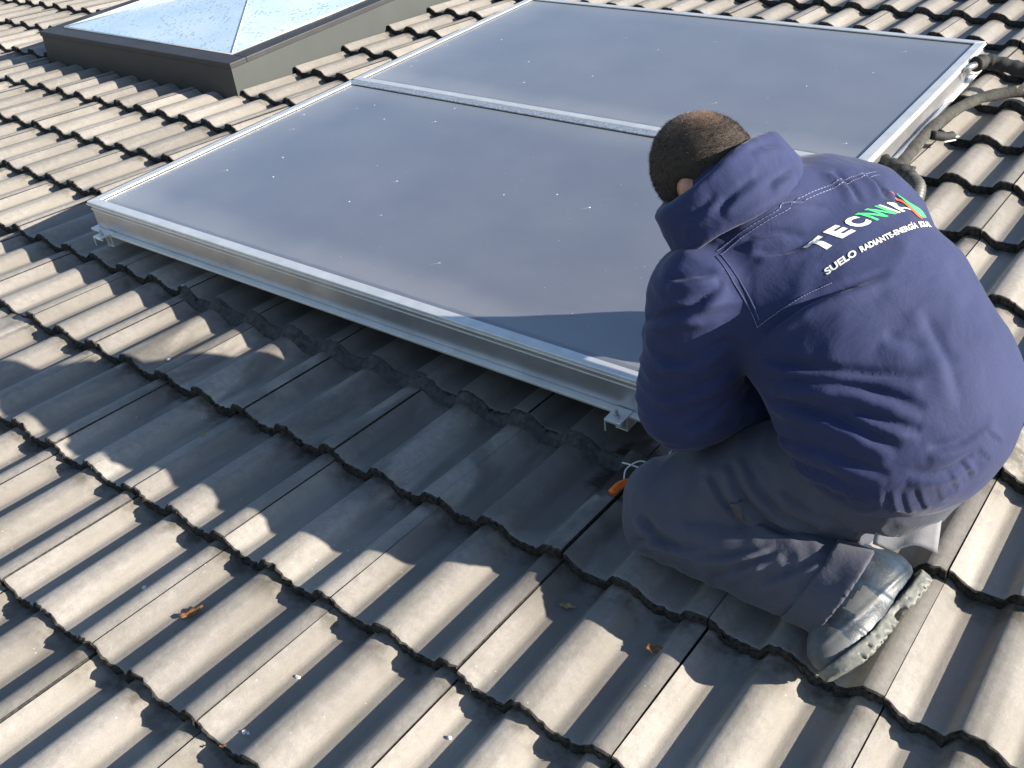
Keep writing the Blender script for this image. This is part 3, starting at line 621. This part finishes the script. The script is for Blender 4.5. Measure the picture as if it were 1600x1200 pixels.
# ------------------------------------------------------------ the man (signed distance shapes -> surface nets)
def nets(fn, lo, hi, h):
    lo = np.array(lo, float); n = np.ceil((np.array(hi) - lo) / h).astype(int) + 1
    st = 4; nc = (n + st - 1) // st + 1
    ax = [lo[k] + np.arange(nc[k]) * st * h for k in range(3)]
    G = np.stack(np.meshgrid(*ax, indexing='ij'), -1); dc = fn(G.reshape(-1, 3)).reshape(nc)
    near = np.abs(dc) < h * st * 1.6
    up = lambda a: np.repeat(np.repeat(np.repeat(a, st, 0), st, 1), st, 2)[st//2:, st//2:, st//2:][:n[0], :n[1], :n[2]]
    pad = [(0, max(0, n[k] - (nc[k]*st - st//2))) for k in range(3)]
    D = np.pad(up(dc), pad, mode='edge'); K = np.pad(up(near), pad, mode='edge')
    idx = np.argwhere(K); P = lo + idx * h; vals = np.empty(len(P))
    for s in range(0, len(P), 400000): vals[s:s+400000] = fn(P[s:s+400000])
    D[K] = vals
    S = D < 0
    c = np.zeros(np.array(D.shape) - 1, int)
    corners = [(i, j, k) for i in (0, 1) for j in (0, 1) for k in (0, 1)]
    sl_ = lambda A, o: A[o[0]:A.shape[0]-1+o[0], o[1]:A.shape[1]-1+o[1], o[2]:A.shape[2]-1+o[2]]
    for o in corners: c += sl_(S, o)
    act = (c > 0) & (c < 8); cell = np.argwhere(act); vid = -np.ones(c.shape, int); vid[act] = np.arange(len(cell))
    acc = np.zeros((len(cell), 3)); cnt = np.zeros(len(cell))
    for a in corners:
        for k in range(3):
            if a[k] == 0:
                b = list(a); b[k] = 1
                da = D[cell[:,0]+a[0], cell[:,1]+a[1], cell[:,2]+a[2]]; db = D[cell[:,0]+b[0], cell[:,1]+b[1], cell[:,2]+b[2]]
                m = (da < 0) != (db < 0); t = np.where(m, da/(da-db+1e-12), 0)
                p = cell + np.array(a, float); p[:, k] += t; acc[m] += p[m]; cnt[m] += 1
    V_ = lo + acc / cnt[:, None] * h
    F_ = []
    for k in range(3):
        u, w_ = (k+1) % 3, (k+2) % 3
        A = [slice(None)]*3; B = [slice(None)]*3; A[k] = slice(0, -1); B[k] = slice(1, None)
        sa, sb = S[tuple(A)], S[tuple(B)]
        for flip, m in ((0, sa & ~sb), (1, ~sa & sb)):
            e = np.argwhere(m); e = e[(e[:, u] > 0) & (e[:, w_] > 0) & (e[:, u] < c.shape[u]) & (e[:, w_] < c.shape[w_])]
            q = []
            for du, dw in ((-1, -1), (0, -1), (0, 0), (-1, 0)):
                f = e.copy(); f[:, u] += du; f[:, w_] += dw; q.append(vid[f[:,0], f[:,1], f[:,2]])
            q = np.stack(q, 1); F_.append(q[:, ::-1] if flip else q)
    F_ = np.concatenate(F_); F_ = F_[(F_ >= 0).all(1)]
    N = np.zeros_like(V_)
    e = h * .5
    for k in range(3):
        d = np.zeros(3); d[k] = e; N[:, k] = fn(V_ + d) - fn(V_ - d)
    N /= np.linalg.norm(N, axis=1)[:, None] + 1e-9
    return V_, F_, N
def apply_folds(V_, N, folds, gain=1.0):
    out = np.zeros(len(V_))
    for amp, wid, pts in folds:
        if len(pts) < 2: continue
        A = amp * .001 * gain; w_ = wid * .00115; P_ = np.array([tuple(p) for p in spline(pts, 4)])
        best = np.full(len(V_), 9.); sgn = np.zeros(len(V_)); tt = np.zeros(len(V_)); L = len(P_) - 1
        nearm = ((V_ > P_.min(0) - .05) & (V_ < P_.max(0) + .05)).all(1); I = np.where(nearm)[0]
        if len(I) == 0: continue
        Q = V_[I]; bb = np.full(len(I), 9.); ss_ = np.zeros(len(I)); t2 = np.zeros(len(I))
        for i in range(L):
            a, b = P_[i], P_[i+1]; d = b - a; t = np.clip(((Q-a) @ d) / (d @ d), 0, 1); r = Q - a - t[:, None]*d; dist = np.linalg.norm(r, axis=1)
            m = dist < bb; bb[m] = dist[m]; s = np.einsum('ij,ij->i', np.cross(np.broadcast_to(d, N[I].shape), N[I]), r); ss_[m] = np.sign(s[m]); t2[m] = (i + t[m]) / L
        s = bb * ss_ / w_; taper = np.clip(np.minimum(t2 / .18, (1 - t2) / .35), 0, 1) ** .7
        taper = np.where((t2 <= 0.001) | (t2 >= .999), 0, taper)
        out[I] += A * taper * (-np.exp(-(s*1.5)**2) * .9 + .75 * np.exp(-((s - 1.25) * .95)**2))
    return out
def vnoise(V_, sc, seed, aniso=(1, 1, 1)):
    return np.array([noise.noise(Vector((v[0]*sc*aniso[0] + seed, v[1]*sc*aniso[1], v[2]*sc*aniso[2]))) for v in V_])
ORG = Vector((1.25, .9, -.03)); OA = np.array(ORG)
man_o = empty('person', ORG)
tag(man_o, 'kneeling man seen from behind in a navy jacket with printed back and grey work trousers', 'person')
def part(name, V_, F_, mats, parent=man_o, midx=None):
    return mesh_obj(name, V_ - OA, F_, mats, parent, True, midx)
# jacket
V_, F_, N = nets(jacket, (.90, .60, .06), (1.66, 1.50, .72), .0046)
V_ -= N * jacket(V_)[:, None]
d_ = apply_folds(V_, N, FOLDS, 1.35)
d_ += .0035 * vnoise(V_, 11, 2.2) + .0016 * vnoise(V_, 34, 7.1, (1, .6, 1))
armm = 1 / (1 + np.exp((larm(V_) - torso(V_)) * 120))
wr = vnoise(V_, 16, 5.5, (.6, 1.0, 2.1)); d_ += armm * .0030 * (1 - np.abs(wr) * 3).clip(-1, 1)
wr2 = vnoise(V_, 9, 15.5, (1.5, .5, 1.4)); d_ += (1 - armm) * .0014 * (1 - np.abs(wr2) * 3.2).clip(-1, 1)
V_ += N * d_[:, None]
jk = part('jacket', V_, F_, M_navy)
JB = BVHTree.FromPolygons([tuple(v) for v in V_], [tuple(int(i) for i in f) for f in F_])
# collar
V_, F_, N = nets(collar, (.85, .76, .46), (1.26, 1.22, .74), .0042)
dd = apply_folds(V_, N, CFOLDS) + .004*vnoise(V_, 14, 9.) + .001*(1-np.abs(vnoise(V_, 26, 3., (1, 1, 1)))*3).clip(-1, 1)
V_ += N * dd[:, None]
cl = part('collar', V_, F_, M_navy, jk); cl['label'] = 'tall stiff navy collar standing up round the neck'
# head, neck and hands: one continuous skin figure under the clothes
def hand(P, W0, D, NRM, s):
    D = unit(D); NRM = unit(NRM - D*(D@NRM)); Sd = np.cross(D, NRM) * s
    c = W0 + D*.05
    d = ell(P, c, (.038, .046, .016), np.stack([Sd, D, NRM]))
    d = su(d, cone(P, W0 - D*.03, W0 + D*.01, .026, .024), .015)
    for q, L in ((-.027, .062), (-.009, .074), (.009, .070), (.026, .055)):
        k0 = W0 + D*.085 + Sd*q; k1 = k0 + D*L*.5 - NRM*L*.22; k2 = k1 + D*L*.22 - NRM*L*.42
        d = su(d, np.minimum(cone(P, k0, k1, .0095, .0088), cone(P, k1, k2, .0088, .0075)), .004)
    t0 = W0 + D*.03 - Sd*.032; t1 = t0 + D*.03 - Sd*.020 - NRM*.008; t2 = t1 + D*.028 - NRM*.010 + Sd*.004
    return su(d, np.minimum(cone(P, t0, t1, .013, .011), cone(P, t1, t2, .011, .009)), .006)
def body(P):
    d = head(P)
    WL = V(1.13, .975, .215); WR = V(.985, 1.185, .20)
    d = su(d, cone(P, NK - V(0,0,.02), V(1.2, 1.03, .42), .05, .06), .02)
    for sh, wr_, s, dr in ((V(1.065, .85, .47), WL, 1, V(-.35, .45, -.35)), (V(1.19, 1.19, .47), WR, -1, V(-.5, -.3, -.35))):
        el = V(1.055, .82, .285) if s == 1 else V(1.10, 1.30, .24)
        d = su(d, cone(P, V(1.2, 1.03, .44), sh, .05, .045), .01); d = su(d, cone(P, sh, el, .045, .04), .02); d = su(d, cone(P, el, wr_, .04, .025), .015)
        d = su(d, hand(P, wr_, dr, V(0, 0, 1), s), .01)
    return d
V_, F_, N = nets(body, (.80, .74, .02), (1.34, 1.38, .80), .0042)
part('body', V_, F_, M_skin)
# face: eyes, nose, brow and mouth on the bowed head
def faced(P):
    HFa, HAa = np.array(HF), np.array(HA)
    return P
for s in (-1, 1):
    fb = MB()
    e_ = HC + HF*.086 + V(0, s*.028, 0) - HA*.012
    fb.tube([Vector(e_ - HF*.010) - ORG, Vector(e_) - ORG, Vector(e_ + HF*.004) - ORG], [.013, .012, .005], 12)
    fb.obj('eye', M_white_pl, man_o, smooth=True)
nb = MB(); nb.tube([Vector(HC + HF*.088 + HA*.005) - ORG, Vector(HC + HF*.104 - HA*.028) - ORG, Vector(HC + HF*.092 - HA*.038) - ORG], [.008, .014, .011], 12); nb.obj('nose', M_skin, man_o, smooth=True)
nb = MB(); nb.tube([Vector(HC + HF*.088 - HA*.062 + V(0, q, 0)) - ORG for q in (-.022, 0, .022)], [.004, .0075, .004], 8); nb.obj('mouth', simple('lips', (.40, .13, .10), .5), man_o, smooth=True)
# cropped hair: a cap over the skull plus short standing hairs
CR_ = HC + HA*.085 - HF*.045 + V(0, .015, 0); CROWN = tuple(CR_ - OA)
M_hair = hair_mat()
def hairmask(P):
    q = P - HC; f = q @ HF; a = q @ HA
    return np.where(f < .01, (a > -.088 + .0*f), (a > .005 + .55*f))
def skull(P): return head(P) - .0042
def haircap(P):
    q = P - HC; f = q @ HF; a = q @ HA; y = q[:, 1]
    line = np.where(f < .0, -.092 - 0*f, -.085 + 1.1*f)       # hairline
    ear = ell(P, HC + V(0, -.080, 0) - HA*.025 + HF*.004, (.03, .03, .036), np.stack([V(0,1,0), HF, HA]))
    ear2 = ell(P, HC + V(0, .080, 0) - HA*.025 + HF*.004, (.03, .03, .036), np.stack([V(0,1,0), HF, HA]))
    F3 = np.stack([V(0,1,0), HF, HA])
    d = ell(P, HC, (.0695, .0925, .0955), F3); d = su(d, cone(P, HC-HA*.05-HF*.03, NK+V(.0,0,-.02), .053, .058), .02)
    d = np.maximum(d, line - a); d = np.maximum(d, -ear); return np.maximum(d, -ear2)
V_, F_, N = nets(haircap, (.82, .84, .48), (1.16, 1.14, .80), .0042)
V_ += N * (.0012 * vnoise(V_, 55, 1.))[:, None]
hb = MB(); hb.v = [tuple(v - OA) for v in V_]; hb.f = [tuple(int(i) for i in f) for f in F_]; hb.m = [0]*len(hb.f)
K = 34000; I = rng.randint(0, len(F_), K); wts = rng.dirichlet((1, 1, 1, 1), K)
PP = (V_[F_[I]] * wts[:, :, None]).sum(1); NN_ = N[F_[I][:, 0]]
for p, n_ in zip(PP, NN_):
    dc = np.linalg.norm(p - CR_)
    if dc < .035 and rng.rand() < .75: continue
    g = p - CR_; g = g - n_*(g@n_); g /= np.linalg.norm(g) + 1e-6
    d = n_*.8 + g*.3 + rng.randn(3)*.35; L = .0045*(.45 + .7*rng.rand()); sd_ = np.cross(d, rng.randn(3)); sd_ = sd_/np.linalg.norm(sd_)*.00024
    p = p - OA; b = len(hb.v); hb.v += [tuple(p - sd_), tuple(p + sd_), tuple(p + d*L)]; hb.f.append((b, b+1, b+2)); hb.m.append(0)
ho = hb.obj('hair', M_hair, man_o, smooth=True); ho['label'] = 'very short cropped dark hair thinning at the crown'
# trousers
V_, F_, N = nets(trousers, (.86, .55, -.06), (1.62, 1.30, .42), .0050)
V_ -= N * np.clip(trousers(V_), -.004, .004)[:, None]
dd = apply_folds(V_, N, TFOLDS, 1.55) + .004*vnoise(V_, 12, 4.) + .0030*(1-np.abs(vnoise(V_, 17, 8., (1.2, .7, 1.2)))*3).clip(-1, 1)
V_ += N * dd[:, None]
V_[:, 2] = np.maximum(V_[:, 2], -.040)
tr = part('trousers', V_, F_, M_trouser)
TB = BVHTree.FromPolygons([tuple(v) for v in V_], [tuple(int(i) for i in f) for f in F_])
AL = V(1.365, .72, .075); SD = unit(AL - V(1.045, .74, .05))
CN = unit(V(.92, .0, -.38)); 
def cuff(P):
    a0 = AL - SD*.075; a1 = AL + SD*.045
    q = P - a0; t = q @ SD; r = np.linalg.norm(q - t[:, None]*SD, axis=1); R_ = .0735 + .006*np.clip(t/.12, 0, 1)
    d = np.abs(r - R_) - .0032
    c2 = (P - (AL + SD*.022)) @ CN
    return np.maximum(d, np.maximum(c2, -c2 - .052))
V_, F_, N = nets(cuff, (1.22, .58, -.06), (1.50, .86, .22), .0036)
V_ += N * (.003*vnoise(V_, 22, 4.))[:, None]; V_[:, 2] = np.maximum(V_[:, 2], -.038)
part('trouser_cuff', V_, F_, M_trouser, tr)
# back pocket flap hanging below the jacket hem
def drape(name, quad, mat, parent, bvh, off=.003, nu=12, nv=10, wav=.003, free=False):
    q = [Vector(p) for p in quad]; vs = []
    for b in range(nv+1):
        for a in range(nu+1):
            s, t = a/nu, b/nv; p = (q[0]*(1-s)+q[1]*s)*(1-t) + (q[3]*(1-s)+q[2]*s)*t
            if not free:
                nq = (q[1]-q[0]).cross(q[3]-q[0]).normalized(); nq = nq if nq.z > 0 else -nq; h_ = bvh.ray_cast(p + nq*.03, -nq, .08); p = (h_[0] or p) + nq*off
            p = p + Vector((0, 0, 1))*wav*math.sin(s*9 + t*2)*t
            vs.append(p - ORG)
    o = mesh_obj(name, vs, [(b*(nu+1)+a, b*(nu+1)+a+1, (b+1)*(nu+1)+a+1, (b+1)*(nu+1)+a) for b in range(nv) for a in range(nu)], mat, parent)
    s_ = o.modifiers.new('thick', 'SOLIDIFY'); s_.thickness = .002; return o
if len(TPOCKET) == 4: drape('thigh_patch', TPOCKET, simple('faded_patch_cloth', (.060, .058, .066), .85), tr, TB, .0015, wav=0)
PK = [(1.408, .785, .207), (1.484, .852, .207), (1.498, .804, .157), (1.412, .760, .157)]
drape('pocket_flap', PK, M_flap, tr, TB, .004, free=True, wav=.007)['label'] = 'pale grey pocket flap sticking out under the jacket hem'
# shoes
def shoe_parts(parent, flip, off):
    def tr_(P):
        Q = P - np.array(off)
        return Q
    def loc_(P): return (tr_(P) - SO) @ SF.T
    def upper(P):
        q = loc_(P); x, y, z = q.T
        d = ell(q, (.045, 0, .030), (.090, .045, .050)); d = su(d, ell(q, (-.070, 0, .040), (.062, .037, .050)), .03)
        d = su(d, ell(q, (-.005, 0, .050), (.075, .036, .042)), .03)
        d = su(d, cone(q, V(-.062, 0, .05), V(-.050, 0, .105), .041, .043), .018)
        d = np.maximum(d, cone(q, V(-.05, 0, .085), V(-.045, 0, .14), -.0, .0) * -1 + .034) if False else d
        d = np.maximum(d, -(z - .004)); d = np.maximum(d, z - .108)
        g = np.abs(x - .045 - .25*(z-.02)) - .0012; d = np.maximum(d, -np.maximum(g, -(d + .0022)) if False else d)
        return d
    def solef(P):
        q = loc_(P); x, y, z = q.T
        L = .136; wv = .047 - .010*np.exp(-((x + .015)/.035)**2) + .004*np.clip(x/L, 0, 1)
        r = (np.abs(x/L)**3.2 + np.abs(y/wv)**2.6) ** (1/2.6)
        d = (r - 1)*.045
        bot = np.where((x > -.035) & (x < -.012), -.002, -.014); toe = .030*np.clip((x-.07)/.07, 0, 1)**2
        d = np.maximum(d, z - .010 - .012*np.clip((x-.05)/.09, 0, 1) ); d = np.maximum(d, bot + toe*.7 - z)
        gr = np.abs(((x + .5) % .020) - .010) - .0010; gr = np.maximum(gr, np.maximum(z - .003, -(r - .90)*.045))
        gr = np.maximum(gr, -z - .012)
        d = np.maximum(d, -gr)
        tread = np.maximum(np.abs(((x*1.0 + y*.5 + .5) % .018) - .009) - .0030, z + .010)
        return np.maximum(d, -tread)
    o_ = np.array(off)
    lo = np.array((1.24, .50, -.06)) + o_; hi = np.array((1.54, .96, .18)) + o_
    Vs, Fs, Ns = nets(upper, lo, hi, .0036)
    q = (Vs - o_ - SO) @ SF.T
    ridge = .0016*np.exp(-((np.abs(q[:,0] + .020 - .5*(q[:,2]-.03)))/.004)**2) + .0016*np.exp(-((q[:,0] - .062 - .35*(q[:,2]-.03))/.004)**2) + .0014*np.exp(-((q[:,2]-.036-.1*q[:,0])/.0035)**2)
    Vs += Ns * ridge[:, None]
    fc = q[Fs].mean(1); grey = ((np.abs(fc[:, 0] - .020) < .028) & (fc[:, 2] > .034) & (fc[:, 2] < .062)) | (fc[:, 0] > .085)
    up = part('shoe', Vs, Fs, [M_shoe, M_shoe_grey], parent, grey.astype(int).tolist())
    Vs, Fs, Ns = nets(solef, lo, hi, .0034)
    Vs += Ns * (.0008*vnoise(Vs, 80, 2.))[:, None]
    part('sole', Vs, Fs, M_sole, up)
    # hexagonal badge on the ankle side
    side = -1 if (SF[1] @ np.array((0, 0, 1.))) < 0 else 1
    lg = MB(); c0 = SO + o_ + SF[0]*(-.045) + SF[2]*.064 + SF[1]*side*.0385
    for rad, th, mi in ((.0135, .0022, 0), (.0075, .0034, 1)):
        ring = [c0 + (SF[0]*math.cos(k*math.pi/3) + SF[2]*math.sin(k*math.pi/3))*rad for k in range(6)]; nn = SF[1]*side
        lg.add([Vector(p) - ORG for p in ring] + [Vector(p + nn*th) - ORG for p in ring], [tuple(range(6, 12))] + [(k, (k+1) % 6, (k+1) % 6+6, k+6) for k in range(6)], mi)
    lg.obj('shoe_badge', [simple('badge_grey', (.25, .27, .30), .5), simple('badge_orange', (.62, .13, .05), .5)], up)
    lc = MB()
    for x0 in (.010, .028, .046):
        pts = []
        for k in range(9):
            a = -1.2 + 2.4*k/8; zz = .074 - (x0-.0)*.35
            pts.append(Vector(SO + o_ + SF[0]*(x0 + .004*math.sin(k)) + SF[1]*.036*math.sin(a) + SF[2]*(zz*.62 + .032*math.cos(a) + .006)) - ORG)
        lc.tube(pts, .0022, 6)
    lc.obj('shoe_lace', simple('lace', (.10, .12, .14), .8), up, smooth=True)
shoe_parts(man_o, False, (0, 0, 0))
shoe_parts(man_o, True, (-.05, .37, 0.0))
# black knit lining of the left sleeve end, zip side hanging open under the chest
b = MB(); b.tube([Vector(p) - ORG for p in spline([(1.10, .915, .238), (1.135, .965, .222), (1.15, .985, .216)], 4)], [.048, .05, .052, .052, .05, .048, .044, .040, .036], 20, jit=.15); b.obj('sleeve_cuff', M_black_cloth, jk, smooth=True)
# lettering
def on_jacket(p, n_, off=.0013):
    h_ = JB.ray_cast(p + n_*.06, -n_, .2)
    if h_[0] is None: h_ = JB.find_nearest(p)
    return h_[0] + n_*off
def quadmap(Q):
    q = [Vector(p) for p in Q]; n_ = (q[1]-q[0]).cross(q[2]-q[0]).normalized()
    if n_.z < 0: n_ = -n_
    def f(s, t):
        p = (q[0]*(1-s)+q[1]*s)*(1-t) + (q[2]*(1-s)+q[3]*s)*t
        return on_jacket(p, n_) - ORG
    return f
def glyph(txt, bold=.03):
    cu = bpy.data.curves.new('t', 'FONT'); cu.body = txt; cu.offset = bold; cu.resolution_u = 3
    ob = bpy.data.objects.new('t', cu); COL.objects.link(ob); dg = bpy.context.evaluated_depsgraph_get(); me = bpy.data.meshes.new_from_object(ob.evaluated_get(dg))
    bpy.data.objects.remove(ob); bm = bmesh.new(); bm.from_mesh(me); bmesh.ops.triangulate(bm, faces=bm.faces)
    for _ in range(4):
        es = [e for e in bm.edges if e.calc_length() > .09]
        if es: bmesh.ops.subdivide_edges(bm, edges=es, cuts=1); bmesh.ops.triangulate(bm, faces=bm.faces)
    vs = np.array([tuple(v.co)[:2] for v in bm.verts]); bm.verts.index_update(); fs = [tuple(v.index for v in f.verts) for f in bm.faces]; bm.free()
    return vs, fs
def put(mb, f, vs, fs, s0, s1, t0=0., t1=1., slant=0., mi=0):
    lo, hi = vs.min(0), vs.max(0); q = (vs - lo)/(hi - lo)
    mb.add([f(s0 + (s1-s0)*x + slant*y, t0 + (t1-t0)*y) for x, y in q], fs, mi)
def stroke(mb, f, x0, y0, x1, y1, w_, n=6, mi=0):
    vs = []; 
    for k in range(n+1):
        t = k/n; x, y = x0+(x1-x0)*t, y0+(y1-y0)*t; vs += [f(x-w_, y), f(x+w_, y)]
    mb.add(vs, [(2*k, 2*k+1, 2*k+3, 2*k+2) for k in range(n)], mi)
f1 = quadmap(TEXT1)
for ch_, a, b_ in (('T', -.01, .145), ('E', .185, .315), ('C', .355, .49), ('I', .765, .795), ('A', .81, .955)):
    lt = MB(); put(lt, f1, *glyph(ch_, .05 if ch_ != 'I' else 0), a, b_); lt.obj('white_letter', M_white_print, jk)
gn = MB(); w_ = .013
for x in (.525, .625, .725): stroke(gn, f1, x+.012, 1, x+.012, 0, w_)
for x in (.525, .625): stroke(gn, f1, x+.0, 1., x+.112, 0., .017)
gn.obj('green_lettering', M_green_print, jk)
f2 = quadmap(TEXT2); lt = MB(); put(lt, f2, *glyph('SUELO', .035), 0, .235); put(lt, f2, *glyph('RADIANTE-ENERG\u00cdA', .035), .27, .84, 0, 1.12); put(lt, f2, *glyph('SOLAR', .035), .87, 1.03)
lt.obj('small_lettering', M_white_print, jk)
def swoosh(name, pts, mat, off):
    n_ = V(.45, .1, .88); n_ = Vector(unit(n_)); h = len(pts)//2
    top_ = spline(pts[:h+1], 3); bot = spline([pts[0]] + pts[:h:-1] + [pts[h]], 3)
    m = max(len(top_), len(bot)) ; vs = []
    def samp(L, t): x = t*(len(L)-1); i = min(int(x), len(L)-2); return L[i].lerp(L[i+1], x-i)
    for k in range(25):
        t = k/24; a = samp(top_, t); b_ = samp(bot, t)
        for q in range(4): 
            hh = JB.find_nearest(a.lerp(b_, q/3)); vs.append(hh[0] + hh[1]*off - ORG)
    mesh_obj(name, vs, [(4*k+q, 4*k+q+1, 4*k+q+5, 4*k+q+4) for k in range(24) for q in range(3)], mat, jk)
swoosh('red_swoosh', RED, M_red_print, .0016); swoosh('green_swoosh', GREEN, M_green_print, .0022)
# stitched seams
def near_j(p, off):
    h_ = JB.find_nearest(p); n_ = h_[1]; 
    return h_[0] + n_*off
for pts in SEAMS:
    P_ = spline(pts, 10); sm = MB(); dash = MB()
    Q_ = [near_j(p, .0004) - ORG for p in P_]; sm.tube(Q_, .0012, 5); L = 0
    for a, b_ in zip(P_[:-1], P_[1:]):
        n = max(1, int((b_-a).length/.0045))
        for k in range(n):
            p0 = a.lerp(b_, k/n); p1 = a.lerp(b_, (k+.62)/n); dash.tube([near_j(p0, .0010)-ORG, near_j(p1, .0010)-ORG], .00065, 4)
    sm.obj('seam', M_seamcloth, jk, smooth=True); dash.obj('stitching', M_stitch, jk)

# ------------------------------------------------------------ small things lying on the tiles
tool = empty('pliers', (.932, .838, -.012)); tag(tool, 'orange handled pliers half hidden under the man\'s knee', 'pliers')
for k, (pts) in enumerate(([(-.035, -.035, .012), (-.030, -.010, .016), (-.018, .008, .014), (.012, .020, .012)], [(-.010, .0, .006), (.002, .022, .010), (.014, .030, .012), (.028, .030, .012)])):
    b = MB(); b.tube(spline(pts, 5), [.0085]*16, 12); b.obj('handle', M_orange, tool, smooth=True)
b = MB(); b.tube([(.010, .026, .012), (.035, .035, .012), (.075, .05, .010)], [.009, .012, .004], 8); b.obj('jaws', M_steel, tool, smooth=True)
tie = empty('cable_ties', (.912, .882, 0)); tag(tie, 'white plastic cable ties curling beside the man\'s knee and orange pliers', 'cable tie')
b = MB()
b.tube(spline([(-.038, .000, .010), (-.015, -.003, .016), (.006, -.006, .020), (.026, .004, .014), (.030, .022, .008)], 6), .0016, 6)
b.tube(spline([(-.010, -.040, .006), (-.016, -.020, .018), (.000, .006, .026), (.024, .014, .018), (.036, .016, .010)], 6), .0016, 6)
b.obj('strap', M_white_pl, tie, smooth=True)
b = MB(); b.box((.022, .018, .004), (.034, .034, .011)); b.obj('lock_head', M_white_pl, tie, bevel=.001)
b = MB(); b.tube([(.028, .032, .010), (.034, .058, .016), (.036, .075, .022)], .0015, 6); b.obj('strap_tail', M_white_pl, tie, smooth=True)
def surf(u, v):
    j = math.floor(v/EX); return prof(u % TW) - TILT*(v/EX - j)
def leaf(u, v, L, ang, lab, mat, curl=.25):
    b = MB(); n = 7; vs = []
    for k in range(n+1):
        t = k/n; wd = L*.20*math.sin(math.pi*min(1, t*.93+.05))**.7*(1+.25*math.sin(k*2.3))
        x = (t-.5)*L
        for q in (-1, -.4, .4, 1): vs.append((x + .1*wd*q, q*wd, .004 + curl*L*((t-.5)**2) + abs(q)*wd*.35 + .0012*math.sin(k*1.7+q)))
    b.add(vs, [(4*k+q, 4*k+q+1, 4*k+q+5, 4*k+q+4) for k in range(n) for q in range(3)])
    o = b.obj('dry_leaf', mat, smooth=True); s = o.modifiers.new('thick', 'SOLIDIFY'); s.thickness = .0007
    top(o, (u, v, surf(u, v)), Matrix.Rotation(ang, 4, 'Z')); tag(o, lab, 'leaf')
M_leaf = simple('brown_leaf', (.20, .085, .028), .7, var=.5, scale=120, bump=.5)
M_leaf2 = simple('yellow_leaf', (.24, .19, .07), .8, var=.5, scale=120)
leaf(.372, .163, .046, 1.2, 'brown curled leaf lying in a sunlit channel in the lower left', M_leaf, .5)
leaf(1.150, .537, .044, .1, 'orange brown leaf caught beside a rib below the man\'s foot', M_leaf)
leaf(.960, .548, .030, .3, 'thin pale yellowish leaf scrap in the shade below the knee', M_leaf2)
leaf(-.02, .517, .020, 2.0, 'tiny pale twig scrap in the shade below the middle of the nearer collector', M_leaf2)
leaf(.660, .002, .012, .8, 'small reddish leaf scrap at the bottom left edge lap', M_leaf)
M_peb = simple('pale_chip', (.62, .60, .56), .8, var=.2, scale=200)
for k, (u, v, r_, lab) in enumerate(((.235, .155, .0045, 'white chip of stone in the channel left of the brown leaf'), (.652, .170, .0042, 'pale chip of stone in the lower middle channel'), (.665, .040, .0040, 'larger of two pale chips close together at the lower left'),
        (.672, .043, .0028, 'smaller of two pale chips close together at the lower left'), (.950, .222, .0036, 'grey chip lying near the bottom middle of the photo'), (-.385, .690, .0050, 'pale grey chip on the shaded tile at the left'))):
    b = MB(); rs = random.Random(k); vs = []
    for a in range(4):
        ph = -1.2 + a*.8
        for q in range(7): rr = r_*(1+rs.uniform(-.3, .3)); vs.append((rr*math.cos(ph)*math.cos(q*.9)*1.3, rr*math.cos(ph)*math.sin(q*.9), rr*.7*math.sin(ph)))
    b.add(vs, [(a*7+q, a*7+(q+1) % 7, (a+1)*7+(q+1) % 7, (a+1)*7+q) for a in range(3) for q in range(7)] + [tuple(range(7))[::-1], tuple(range(21, 28))])
    o = b.obj('stone_chip', M_peb); top(o, (u, v, surf(u, v) + r_*.4)); tag(o, lab, 'stone', 'pale chips of stone on the tiles')

print('done')
